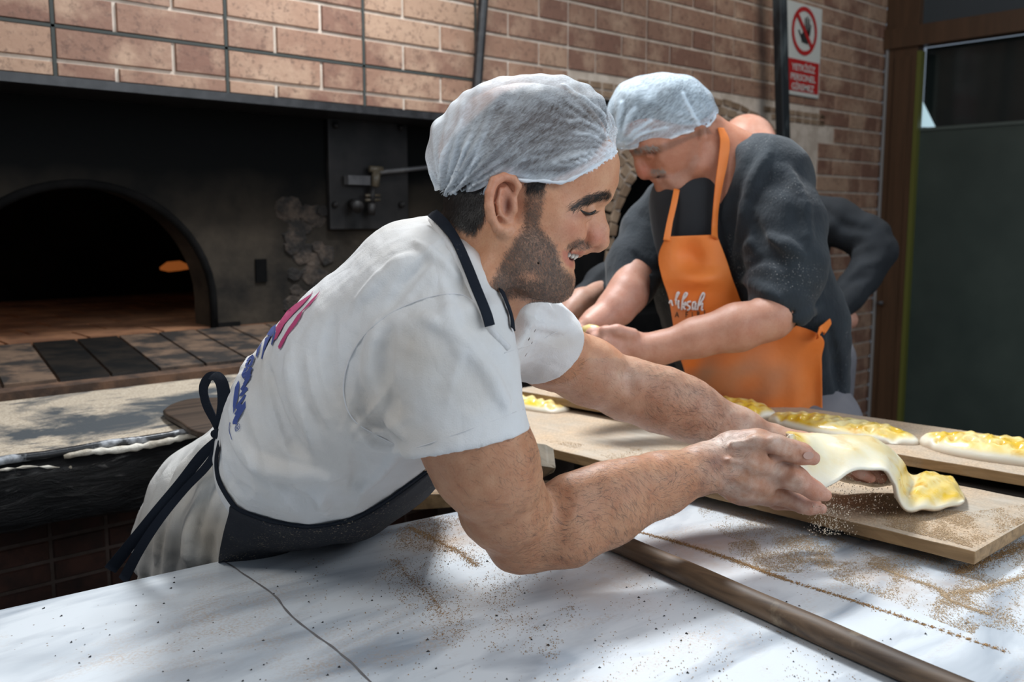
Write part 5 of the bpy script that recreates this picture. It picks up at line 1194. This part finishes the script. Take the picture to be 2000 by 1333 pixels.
c2([(1272, 340, -6, 9), (1285, 340, -22, 9), (1300, 344, -36, 8)], .006); c2([(1276, 350, -4, 6), (1290, 352, -22, 6.5), (1305, 350, -38, 5)], .005)
c2([(1300, 366, -6, 15), (1325, 360, -30, 16), (1360, 325, -48, 18), (1366, 290, -48, 18)], .016); c2([(1300, 366, 6, 15), (1330, 358, 34, 16), (1360, 325, 48, 18)], .016)
c2([(1304, 360, 0, 18), (1330, 350, 0, 26)], .02); e2((1306, 318, -38), (24, 20, 14), .012, 15); e2((1338, 300, -40), (26, 34, 16), .015)
c2([(1276, 345, -8, 3), (1290, 346, -32, 4), (1304, 343, -48, 2.5)], .003, 's'); c2([(1284, 318, -44, 2), (1298, 332, -50, 2.5), (1312, 352, -48, 2)], .006, 's')
e2((1270, 302, -34), (13, 8, 8), .008, 0, 's'); e2((1272, 303, -30), (12, 8, 8), .003)
for ch_ in ([(1358, 250, -52, 5), (1372, 252, -60, 6.5), (1374, 270, -60, 6.5), (1364, 288, -52, 6)], [(1354, 262, -50, 4), (1358, 276, -52, 4)]): c2(ch_, .004)
e2((1364, 268, -54), (9, 17, 5), .004, 8); e2((1363, 268, -60), (4, 8, 5), .003, 0, 's')
# neck, shoulders under the sweater, arms
H2.chain([(1372, 290, 1.96, 58), (1408, 330, 1.96, 66), (1430, 380, 1.96, 80)], .03); H2.chain([(1395, 262, 1.95, 28), (1440, 300, 1.95, 45)], .03);
H2.chain([(1430, 380, 1.96, 70), (1490, 400, 1.94, 50), (1525, 470, 1.87, 44), (1526, 560, 1.82, 38)], .02); H2.chain([(1400, 380, 2.0, 60), (1310, 410, 2.06, 34), (1270, 460, 2.07, 32), (1235, 550, 1.98, 34), (1225, 575, 1.95, 38)], .02)
H2.chain([(1526, 562, 1.82, 40), (1510, 614, 1.785, 41), (1498, 628, 1.775, 36)], .012)
H2.chain([(1506, 622, 1.775, 42), (1440, 640, 1.78, 46), (1360, 660, 1.79, 38), (1290, 680, 1.80, 31), (1258, 682, 1.80, 29)], .014)
H2.chain([(1258, 682, 1.80, 28), (1225, 672, 1.80, 29), (1205, 665, 1.80, 24)], .01)
for y, x1, z_, r_ in ((648, 1150, 1.79, 11), (658, 1158, 1.775, 11), (670, 1166, 1.77, 11), (682, 1180, 1.77, 10)): H2.chain([(1215, y + 8, 1.785, 14), (1185, y, z_, r_ + 1), (x1 + 5, y + 4, z_ + .01, r_), (x1 + 12, y + 14, z_ + .02, r_ - 2)], .005)
H2.chain([(1235, 655, 1.78, 14), (1205, 646, 1.77, 12), (1178, 646, 1.775, 9)], .006)
H2.chain([(1225, 575, 1.95, 40), (1205, 600, 1.93, 36), (1165, 628, 1.90, 26), (1150, 636, 1.88, 23)], .014)
for y, x1, z_ in ((634, 1128, 1.87), (644, 1126, 1.86), (654, 1132, 1.85)): H2.chain([(1150, y, 1.875, 12), (x1 + 6, y + 4, z_, 10), (x1 + 14, y + 14, z_, 8)], .005)
V, F = H2.mesh(.0042); pq = proj(V)[:, :2]; col = np.tile([.46, .205, .125], (len(V), 1))
col = mixc(col, np.exp(-(((pq - (1256, 336)) / (16, 18)) ** 2).sum(1)) * .5, (.55, .17, .12)); col = mixc(col, np.exp(-(((pq - (1292, 345)) / (14, 3)) ** 2).sum(1)) * .95, (.14, .05, .04))
col = mixc(col, (pq[:, 1] > 500) * .45, (.60, .38, .29)); col = mixc(col, sst(1300, 1200, pq[:, 0]) * (pq[:, 1] > 500) * .4, (.52, .30, .25))
fh = sst(3, -3, polyd(pq, [(1222, 296), (1280, 286), (1350, 262), (1380, 245), (1392, 262), (1378, 262), (1350, 272), (1290, 300), (1240, 306)])); col = mixc(col, fh * .5, (.12, .08, .06))
stb = sst(4, -4, polyd(pq, [(1266, 338), (1290, 334), (1312, 340), (1340, 330), (1360, 300), (1368, 310), (1350, 350), (1320, 378), (1296, 372), (1285, 356)])); col = mixc(col, stb * .25, (.45, .36, .31))
mesh('body', V, F, SKIN, old, True, col)
mm = sst(3, -3, polyd(pq, [(1270, 331), (1288, 329), (1301, 335), (1292, 339), (1276, 339)])); hairs('moustache', V, F, mm, 380, .007, .0007, lambda X: np.tile(-UP + RT * .5, (len(X), 1)), GREYH, old, .25, 6)
br = sst(3, -3, polyd(pq, [(1234, 290), (1262, 284), (1286, 286), (1284, 292), (1260, 292), (1238, 298)])); hairs('eyebrow', V, F, br, 350, .012, .0008, lambda X: np.tile(-UP * .6 + RT, (len(X), 1)), GREYH, old, .3, 7)
# sweater
K_ = Field()
K_.chain([(1468, 395, 1.97, 116), (1492, 540, 2.01, 116), (1522, 640, 2.06, 112), (1545, 745, 2.09, 98)], .05); K_.chain([(1370, 430, 2.05, 105), (1400, 560, 2.10, 110), (1440, 740, 2.20, 110)], .06)
K_.chain([(1440, 332, 1.98, 58), (1498, 345, 1.92, 74)], .05); K_.chain([(1500, 350, 1.91, 77), (1530, 440, 1.86, 78), (1536, 520, 1.83, 74), (1526, 588, 1.80, 62)], .025)
K_.chain([(1300, 400, 2.07, 48), (1270, 450, 2.08, 52), (1240, 520, 2.03, 52), (1232, 562, 1.99, 48)], .03)
K_.chain([(1560, 640, 2.02, 88), (1584, 790, 2.06, 62)], .05)
for p_, r_, k, op in (([(1500, 300), (1470, 360), (1450, 440), (1440, 520)], .008, .02, 'u'), ([(1440, 500), (1480, 470), (1530, 480), (1570, 500)], .009, .016, 'u'), ([(1450, 530), (1490, 505), (1540, 510)], .007, .014, 's'),
                      ([(1470, 420), (1490, 480), (1530, 520)], .008, .018, 's'), ([(1540, 330), (1570, 400), (1580, 480)], .008, .02, 'u'), ([(1440, 545), (1480, 560), (1530, 590)], .007, .014, 'u'),
                      ([(1300, 380), (1290, 450), (1280, 520)], .006, .018, 'u'), ([(1230, 490), (1260, 520), (1290, 530)], .006, .014, 's'), ([(1600, 600), (1560, 625), (1500, 640)], .008, .02, 'u'), ([(1620, 640), (1635, 720), (1640, 780)], .008, .02, 's'),
                      ([(1200, 540), (1230, 550), (1270, 560)], .005, .012, 'u')): K_.fold(p_, r_ * 1.5, k * .6, op, .35)
K_.commit()
K_.ccone(px(1525, 600, 1.795, 47), px(1512, 660, 1.785, 47), .003, .004, 's')
K_.chain([(1385, 330, 1.90, 50), (1352, 420, 1.88, 36)], .02, 's'); K_.chain([(1412, 262, 1.94, 50), (1425, 300, 1.95, 40)], .012, 's')
V, F = K_.mesh(.0062); V = V + vnormals(V, F) * (wob(V, 45, 2) * .002)[:, None]; mesh('sweater', V, F, KNIT, old, True)
I_ = Field(); I_.chain([(1360, 400, 1.985, 92), (1370, 480, 1.99, 92)], .03); V, F = I_.mesh(.009); mesh('undershirt', V, F, BKNIT, old, True)
# trousers and shoes
GT = cloth('grey_trouser_cloth', (.16, .155, .17), (.20, .195, .21)); f = Field()
b0 = P(1535, 790, 2.11); f.wel((b0[0], b0[1], .93), (.15, .14, .10), .04)
for dx, dy in ((-.02, -.09), (.05, .09)):
    q = np.array([b0[0] + dx, b0[1] + dy, .9]); f.cap((q, .10), (q + [0, 0, -.42], .075), .04); f.cap((q + [0, 0, -.42], .075), (q + [0, 0, -.82], .06), .02)
    g_ = Field(); g_.wel((q[0] - .04, q[1], .045), (.13, .05, .045), .02); v_, f_ = g_.mesh(.01); v_[:, 2] = np.maximum(v_[:, 2], .002); mesh('shoe', v_, f_, SHOE, old, True)
V, F = f.mesh(.009); mesh('trousers', V, F, GT, old, True)
# orange apron: sheet fitted over sweater and belly
OF = Field(); OF.p = K_.p + I_.p
def sheetpx(rowsL, rowsR, field, off, nz=26, nu=34, bulge=.0, z_lo=None):
    L, R_ = catmull([(x, y, 0) for x, y in rowsL], 6)[:, :2], catmull([(x, y, 0) for x, y in rowsR], 6)[:, :2]
    rs = lambda c, n: np.stack([np.interp(np.linspace(0, 1, n), np.linspace(0, 1, len(c)), c[:, i]) for i in (0, 1)], -1)
    L, R_ = rs(L, nz), rs(R_, nz); u = np.linspace(0, 1, nu)[None, :, None]; return L[:, None] * (1 - u) + R_[:, None] * u
XY = sheetpx([(1301, 462), (1286, 500), (1292, 540), (1305, 580), (1312, 620), (1322, 680), (1340, 740), (1350, 830)], [(1400, 458), (1420, 510), (1437, 560), (1470, 612), (1600, 652), (1605, 700), (1606, 750), (1607, 830)], OF, .004, 40, 40)
ny, nx_ = XY.shape[:2]; fl_ = XY.reshape(-1, 2)
PF = Field(); PF.chain([(1350, 440, 1.955, 90), (1365, 560, 1.98, 105), (1400, 660, 2.04, 125), (1480, 700, 2.08, 130), (1470, 800, 2.14, 130)], .06); PF.chain([(1540, 680, 2.03, 75), (1555, 800, 2.04, 75)], .05)
X_, ok = PF.hit(fl_, 1.2, 3.); g2 = PF.grad(X_)
Z_ = (X_ - C0) @ FW; Z_[~ok] = np.nan; Z_ = Z_.reshape(ny, nx_)
for _ in range(200):
    m_ = np.isnan(Z_)
    if not m_.any(): break
    pd = np.pad(Z_, 1, constant_values=np.nan); nb4 = np.stack([pd[:-2, 1:-1], pd[2:, 1:-1], pd[1:-1, :-2], pd[1:-1, 2:]]); c_ = (~np.isnan(nb4)).sum(0); av = np.nansum(nb4, 0) / np.maximum(c_, 1); Z_[m_ & (c_ > 0)] = (av + .004)[m_ & (c_ > 0)]
KT = Field()
KT.chain([(1470, 395, 1.97, 120), (1492, 540, 2.01, 116), (1522, 640, 2.06, 112), (1545, 745, 2.09, 98)], .06); KT.chain([(1370, 430, 2.05, 105), (1400, 560, 2.10, 110), (1440, 740, 2.20, 110)], .06); KT.chain([(1560, 640, 2.02, 92), (1588, 760, 2.05, 70)], .05)
XK, okk = KT.hit(fl_, 1.2, 3.); zk = ((XK - C0) @ FW - .014).reshape(ny, nx_); okk = okk.reshape(ny, nx_); Z_ = np.where(okk, np.minimum(Z_, zk), Z_)
for _ in range(10): Z_[1:-1, 1:-1] = (Z_[1:-1, 1:-1] * 2 + Z_[:-2, 1:-1] + Z_[2:, 1:-1] + Z_[1:-1, :-2] + Z_[1:-1, 2:]) / 6
i_, j_ = np.meshgrid(np.linspace(0, 1, ny), np.linspace(0, 1, nx_), indexing='ij')
Z_ += .026 * np.exp(-((i_ - .13) / .10) ** 2 - ((j_ - .48) / .20) ** 2) - .024 * np.exp(-(((i_ - .27) + .10 * (j_ - .5)) / .045) ** 2 - ((j_ - .5) / .35) ** 2) + .008 * np.sin(j_ * 26 + 3 * i_) * sst(.6, .95, i_) * sst(.5, 1, j_) + .004 * np.sin(j_ * 14 + i_ * 9) * sst(.5, .7, i_)
dirs = np.array([ray(x, y) for x, y in fl_]); AV2 = C0 + dirs * Z_.reshape(-1, 1)
AFc = np.array([(a * nx_ + b, a * nx_ + b + 1, (a + 1) * nx_ + b + 1, (a + 1) * nx_ + b) for a in range(ny - 1) for b in range(nx_ - 1)])
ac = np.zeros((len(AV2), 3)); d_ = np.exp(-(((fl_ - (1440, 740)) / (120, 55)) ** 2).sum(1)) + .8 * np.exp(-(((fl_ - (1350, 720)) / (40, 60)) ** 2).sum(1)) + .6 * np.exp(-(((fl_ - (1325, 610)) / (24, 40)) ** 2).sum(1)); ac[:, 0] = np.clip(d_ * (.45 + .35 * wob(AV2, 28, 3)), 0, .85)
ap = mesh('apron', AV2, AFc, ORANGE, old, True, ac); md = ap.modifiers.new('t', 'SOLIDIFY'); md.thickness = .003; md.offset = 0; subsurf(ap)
def near(x, y, off=.008):
    k = np.argmin(((fl_ - (x, y)) ** 2).sum(1)); return P(x, y, Z_.reshape(-1)[k] - off)

st, ok = OF.hit([(1418, 262), (1419, 290), (1412, 320), (1404, 360), (1398, 400), (1396, 435), (1397, 462)], 1.2); st = st - FW * .006
hz_, ok2 = H2.hit([(1418, 262), (1419, 290)], 1.2)
pts_ = [P(1408, 250, 1.90), P(1416, 275, 1.885), P(1413, 310, 1.875), P(1406, 350, 1.865), P(1399, 400, 1.865), P(1396, 440, 1.87), near(1396, 465)]
ribbon('neck_strap', pts_, [.014, .022, .022, .018, .013, .013, .016], ORANGE, ap, -FW * .8 + RT * .3, .002)
ribbon('neck_strap', [P(1322, 370, 1.90), P(1316, 400, 1.885), P(1308, 435, 1.885), near(1302, 470)], [.012, .012, .012, .014], ORANGE, ap, -FW, .002)
ribbon('waist_tie', [near(1596, 658), P(1604, 648, 1.84), P(1612, 640, 1.86), P(1622, 628, 1.90)], [.012, .02, .018, .012], ORANGE, ap, -FW * .8 + RT * .4, .002)
WP = mat('white_print', color=(.74, .72, .72), rough=.6); BP = mat('brown_print', color=(.10, .05, .03), rough=.7)
def on_apron(s, size, x0, y0, sx, m, shear=.25, rise=0., bold=.0):
    V, F = text_me(s, 1., None, shear, 0, 1., bold); o_ = []
    for v in V:
        x, y = x0 + v[0] * size * sx, y0 - v[1] * size - rise * v[0] * size; o_.append(near(x, y, .0045))
    mesh('lettering', o_, F, m, ap)
def scr(pts, w=.0042):
    c = catmull([(1260 + x / 9.52, 520 + y / 9.52, 0) for x, y in pts], 4)[:, :2]; MB().tube([near(x, y, .004) for x, y in c], w * .5, 6).obj('lettering', WP, ap, True)
# handwritten white word, read letter by letter: ..likşah
for pts in ([(450, 690), (480, 640), (500, 700), (515, 740)], [(560, 640), (600, 560), (630, 500), (600, 500), (575, 600), (580, 720)], [(620, 640), (620, 760), (640, 790)], [(690, 640), (760, 560), (780, 510), (740, 510), (700, 620), (680, 820)], [(700, 730), (750, 680), (740, 740), (710, 760), (750, 810)],
            [(850, 660), (800, 670), (780, 720), (830, 760), (820, 810), (780, 820)], [(940, 670), (890, 680), (880, 760), (890, 810), (930, 760), (940, 680), (935, 800), (950, 810)], [(970, 760), (1060, 640), (1100, 540), (1080, 500), (1040, 560), (1000, 680), (970, 820)], [(1000, 740), (1060, 690), (1060, 740), (1050, 810), (1080, 820)]): scr(pts)
for s, x, y in (('A', 1322, 620), ('F', 1341, 620), ('I', 1352, 620), ('R', 1364, 619), ('I', 1376, 617)): on_apron(s, 15, x, y, .8, BP, 0, 0, .02)
# hair net
N2 = Field(); g3 = lambda c, r, k=.01, rot=0: N2.ell((c[0], c[1], OZ + c[2] / OS), r, k, rot)
g3((1290, 222, 0), (101, 80, 80), .02, 6); g3((1235, 236, 0), (46, 62, 64), .03); g3((1350, 226, 0), (42, 48, 62), .03)
V, F = N2.mesh(.0045); q2 = proj(V)[:, :2]; k1 = np.array([1213, 284])
dsp = pleat(q2, k1, 22, 45) * .006 + pleat(q2, np.array([1392, 245]), 20, 40, 2) * .004 + wob(V, 30, 1) * .004
rdg = sum(np.exp(-(polyd(q2, pl, False) / 3) ** 2) for pl in ([(1215, 280), (1240, 256), (1272, 236)], [(1216, 284), (1250, 262), (1300, 250)], [(1212, 280), (1206, 240), (1215, 200)], [(1332, 185), (1350, 220), (1372, 254)], [(1210, 282), (1225, 230), (1240, 210)]))
V = V + vnormals(V, F) * (dsp + rdg * .004)[:, None]
rim2 = [(1203, 292), (1222, 291), (1252, 286), (1290, 278), (1330, 262), (1358, 255), (1385, 244), (1398, 225)]
kp = polyd(q2, rim2 + [(1460, 200), (1460, 60), (1100, 60), (1100, 300)])[F].max(1) < 0; ec = np.zeros((len(V), 3)); ec[:, 0] = np.clip(rdg + sst(10, 2, polyd(q2, rim2, False)) * .5, 0, 1)
F = F[kp]; us = np.unique(F); mp = np.full(len(V), -1); mp[us] = np.arange(len(us)); n2_ = mesh('hair_net', V[us], mp[F], NET2, old, True, ec[us]); fib_attr(n2_, V[us], 300.)
rm, ok = N2.hit(catmull([(x, y, 0) for x, y in rim2], 4)[:, :2], 1.2); rm = np.array([q for q, k in zip(rm, ok) if k]); MB().tube(rm, [.003 + .001 * math.sin(i * 2.1) for i in range(len(rm))], 6).obj('elastic_rim', RIMM, n2_, True)
sc_ = Field(); sc_.ell((1298, 220, OZ), (96, 72, 74), .01, 8); V, F = sc_.mesh(.008); q2 = proj(V)[:, :2]; kp = polyd(q2, rim2 + [(1460, 200), (1460, 60), (1100, 60), (1100, 300)])[F].max(1) < 4; mesh('hair', V, F[kp], mat('grey_black_hair', color=(.05, .05, .05), rough=.8), old, True)
dgh = MB().tube([P(1140, 642, 1.83), P(1150, 646, 1.82), P(1162, 648, 1.81), P(1185, 652, 1.80)], [.006, .013, .013, .008], 12).obj('dough_piece', DOUGH, None, True, col=None)
a_ = dgh.data.color_attributes.new('Col', 'FLOAT_COLOR', 'POINT')
for v in a_.data: v.color = (.7, .1, 0, 1)
tag(dgh, 'small strip of yellow dough held in the older man\'s hands', 'dough')

# ------------------------------------------------------------------ third man behind
t3 = empty('person', tuple(P(1570, 700, 2.75) * [1, 1, 0])); tag(t3, 'bald man in a black sweater, mostly hidden, one hand on his hip', 'person')
B3 = Field(); B3.ell((1460, 280, 2.70), (54, 56, 52), .01); B3.ell((1488, 300, 2.66), (34, 45, 40), .02); B3.chain([(1516, 292, 2.63, 7), (1519, 306, 2.62, 8)], .01); B3.chain([(1470, 320, 2.72, 38), (1490, 390, 2.75, 44)], .03)
B3.chain([(1490, 380, 2.75, 45), (1500, 430, 2.76, 45), (1560, 430, 2.70, 30), (1640, 440, 2.62, 24), (1705, 480, 2.60, 22), (1640, 590, 2.54, 18), (1625, 618, 2.5, 22)], .02)
B3.chain([(1490, 400, 2.76, 40), (1420, 430, 2.80, 26), (1330, 480, 2.55, 22), (1240, 520, 2.30, 20), (1135, 588, 2.10, 20)], .02)
B3.ell((1502, 282, 2.62), (16, 5, 10), .01, 15)
B3.chain([(1655, 625, 2.55, 20), (1625, 618, 2.5, 22), (1600, 610, 2.45, 20)], .02)
B3.chain([(1135, 588, 2.10, 24), (1118, 606, 2.08, 22), (1105, 622, 2.06, 20)], .02)
for i in range(4): B3.chain([(1105, 618 + i * 6, 2.06, 9), (1092, 630 + i * 6, 2.05, 7.5), (1086, 642 + i * 5, 2.05, 6)], .005)
for i in range(4): B3.chain([(1600, 604 + i * 8, 2.45, 9), (1575, 606 + i * 9, 2.42, 8), (1555, 612 + i * 9, 2.41, 7)], .005)
V, F = B3.mesh(.007); pq = proj(V)[:, :2]; col = np.tile([.55, .30, .22], (len(V), 1)); col = mixc(col, np.exp(-(((pq - (1510, 295)) / (22, 26)) ** 2).sum(1)) * .6, (.42, .14, .10)); col = mixc(col, sst(1440, 1410, pq[:, 0]) * .4, (.28, .22, .17))
mesh('body', V, F, SKIN, t3, True, col)
J = Field(); J.chain([(1490, 430, 2.75, 80), (1535, 480, 2.74, 74), (1528, 640, 2.75, 82), (1540, 760, 2.75, 84)], .05)
J.chain([(1560, 425, 2.66, 50), (1635, 436, 2.62, 45), (1696, 466, 2.60, 42), (1712, 488, 2.585, 38)], .02); J.chain([(1712, 490, 2.585, 40), (1686, 540, 2.57, 35), (1652, 585, 2.54, 31), (1634, 612, 2.52, 26)], .010)
J.chain([(1420, 430, 2.80, 50), (1330, 480, 2.55, 44), (1240, 520, 2.30, 36)], .04); J.chain([(1240, 520, 2.30, 38), (1180, 556, 2.20, 34), (1130, 590, 2.12, 28)], .03)
for p_, r_, k, op in (([(1700, 480), (1660, 500), (1640, 520)], .008, .012, 'u'), ([(1720, 510), (1680, 520), (1655, 545)], .008, .012, 'u'), ([(1700, 540), (1665, 550), (1640, 575)], .007, .012, 's'), ([(1600, 400), (1650, 440), (1700, 450)], .008, .015, 's'), ([(1230, 510), (1200, 540), (1190, 570)], .007, .014, 'u'), ([(1190, 530), (1165, 555), (1155, 590)], .007, .014, 's')): J.fold(p_, r_, k, op)
J.commit(); V, F = J.mesh(.009); V = V + vnormals(V, F) * (wob(V, 40, 4) * .003)[:, None]; mesh('sweater', V, F, cloth('black_sweater_cloth', (.014, .016, .019), (.022, .025, .029)), t3, True)
f = Field(); q = P(1545, 700, 2.75); q[2] = .95; f.wel(q, (.17, .14, .14), .04)
for dx, dy in ((-.03, .09), (.03, -.09)):
    k_ = q + [dx, dy, 0]; f.cap((k_, .09), (k_ + [0, 0, -.45], .07), .04); f.cap((k_ + [0, 0, -.45], .07), (k_ + [0, 0, -.87], .055), .02)
V, F = f.mesh(.012); mesh('trousers', V, F, GT, t3, True)
# ------------------------------------------------------------------ semolina: loose grains on marble and boards, grains falling from the lifted dough
def grains(name, pts, size, m, parent=None, flat=.5, seed=0, stretch=None):
    rg = np.random.RandomState(seed); n = len(pts); s = size * rg.uniform(.5, 1.5, (n, 1, 1))
    T = np.array([(1, 1, 1), (1, -1, -1), (-1, 1, -1), (-1, -1, 1)], float) * .5
    R_ = rg.normal(size=(n, 4, 3)) * .15; V = (T[None] + R_) * s; V[..., 2] *= flat
    if stretch is not None: V = V * stretch
    V = V + np.asarray(pts)[:, None]; i = np.arange(n)[:, None] * 4
    o = mesh(name, V.reshape(-1, 3), np.vstack([i + [0, 1, 2], i + [0, 3, 1], i + [0, 2, 3], i + [1, 3, 2]]), m, parent); o['kind'] = 'stuff'; return o
GR = two('semolina', (.50, .34, .19), (.72, .56, .38), 400, .9, 0); GRD = mat('seed_black', color=(.02, .017, .015), rough=.6); GRB = two('toasted_crumb', (.34, .18, .065), (.58, .36, .16), 300, .9, 0)
rg = np.random.RandomState(11); pts = []; ptb = []
def scat(poly, n, z, L, w=None):
    """n grains spread over a patch on the surface, thinning to its edge"""
    p = np.asarray(poly, float); lo, hi = p.min(0), p.max(0); k = 0
    while k < n:
        q = rg.uniform(lo, hi, (n * 2, 2)); q = q[inpoly(q, p)]; X = np.array([Gz(x, y, z) for x, y in q])
        v = (wob(X, 34, 2) + .6 * wob(X, 90, 5)) > rg.normal(size=len(q)) * .5 + .15; X = X[v][:n - k]; L.extend(X); k += max(len(X), 1)
def line(pl, n, z, sp, L):
    c = catmull([(x, y, 0) for x, y in pl], 12)[:, :2]; i = rg.randint(0, len(c), n); X = np.array([Gz(*(c[a] + rg.normal(size=2) * .6), z) for a in i]); X[:, :2] += rg.normal(size=(n, 2)) * sp * (np.abs(rg.normal(size=(n, 1))) * .6 + .3); L.extend(X)
z = TZ + .0006
scat([(740, 1050), (900, 1005), (1000, 1080), (1130, 1160), (1090, 1290), (860, 1260), (740, 1130)], 3000, z, ptb); scat([(740, 1040), (860, 1005), (940, 1010), (900, 1080), (760, 1075)], 2600, z, ptb)
line([(800, 1030), (850, 1055), (900, 1080), (930, 1105)], 1800, z, .006, ptb); line([(770, 1095), (805, 1130), (840, 1165), (860, 1200)], 900, z, .008, ptb)
scat([(560, 1100), (1200, 1000), (1700, 1333), (700, 1333)], 1200, z, ptb)
line([(1250, 1040), (1330, 1062), (1430, 1092), (1520, 1128), (1640, 1165), (1760, 1205), (1960, 1272)], 4200, z, .0026, ptb)
line([(1300, 1050), (1400, 1085), (1460, 1105), (1530, 1128)], 1400, z, .004, ptb)
scat([(1420, 1060), (1640, 1040), (1680, 1100), (1560, 1120), (1430, 1110)], 6500, z, pts); scat([(1350, 985), (1500, 1010), (1640, 1050), (1800, 1130), (1960, 1170), (1900, 1240), (1700, 1160), (1400, 1040)], 8500, z, pts)
line([(1700, 1100), (1760, 1125), (1830, 1150), (1860, 1175), (1930, 1200)], 2200, z, .004, pts); line([(1860, 1160), (1920, 1150), (1990, 1130), (2060, 1110)], 3000, z, .006, pts); line([(1870, 1118), (1940, 1090), (2010, 1060)], 4000, z, .010, ptb)
scat([(1700, 1090), (2000, 1060), (2060, 1260), (1800, 1190)], 6500, z, pts)
grains('semolina', pts, .0008, GR, None, .6, 1); tag(bpy.data.objects['semolina'], 'loose pale semolina scattered on the marble before the front board', 'semolina', None, 'stuff')
o = grains('crumbs', ptb, .0008, GRB, None, .6, 2); tag(o, 'brown toasted crumbs scattered and swept in lines on the marble table', 'crumbs', None, 'stuff')
ps = []; scat([(0, 1200), (430, 1100), (1000, 1050), (1900, 1200), (1900, 1333), (0, 1333)], 130, z, ps)
o = grains('black_seeds', ps, .0019, GRD, None, .5, 3); tag(o, 'tiny black seeds lying here and there on the marble', 'seeds', None, 'stuff')
pb = []; scat([(1560, 985), (1740, 990), (1900, 1000), (2000, 985), (2000, 1020), (1900, 1070), (1700, 1020), (1560, 990)], 12000, .9356, pb); scat([(1060, 860), (1300, 880), (1450, 930), (1300, 925)], 2200, .9356, pb)
o = grains('board_semolina', pb, .0008, GR, None, .7, 4); tag(o, 'semolina layer on the front board beneath the lifted dough', 'semolina', None, 'stuff')
n = 620; x = rg.uniform(1600, 1760, n) - rg.rand(n) * 40; y = rg.uniform(925, 1005, n); pf = [P(a, b, 1.29 + .05 * rg.rand()) for a, b in zip(x, y)]
pf += [P(a, b, 1.22 + .03 * rg.rand()) for a, b in zip(rg.normal(1618, 22, 420), rg.uniform(985, 1045, 420))]; pf = [q for q in pf if q[2] > .9375 or (q[0] < 1.185 and q[2] > .902)]
o = grains('falling_semolina', pf, .0008, two('bright_semolina', (.72, .60, .45), (.80, .72, .60), 400, .9, 0), None, 1, 5, np.array([1, 1, 1.7])); tag(o, 'semolina grains falling from the lifted dough and hand', 'semolina', None, 'stuff')
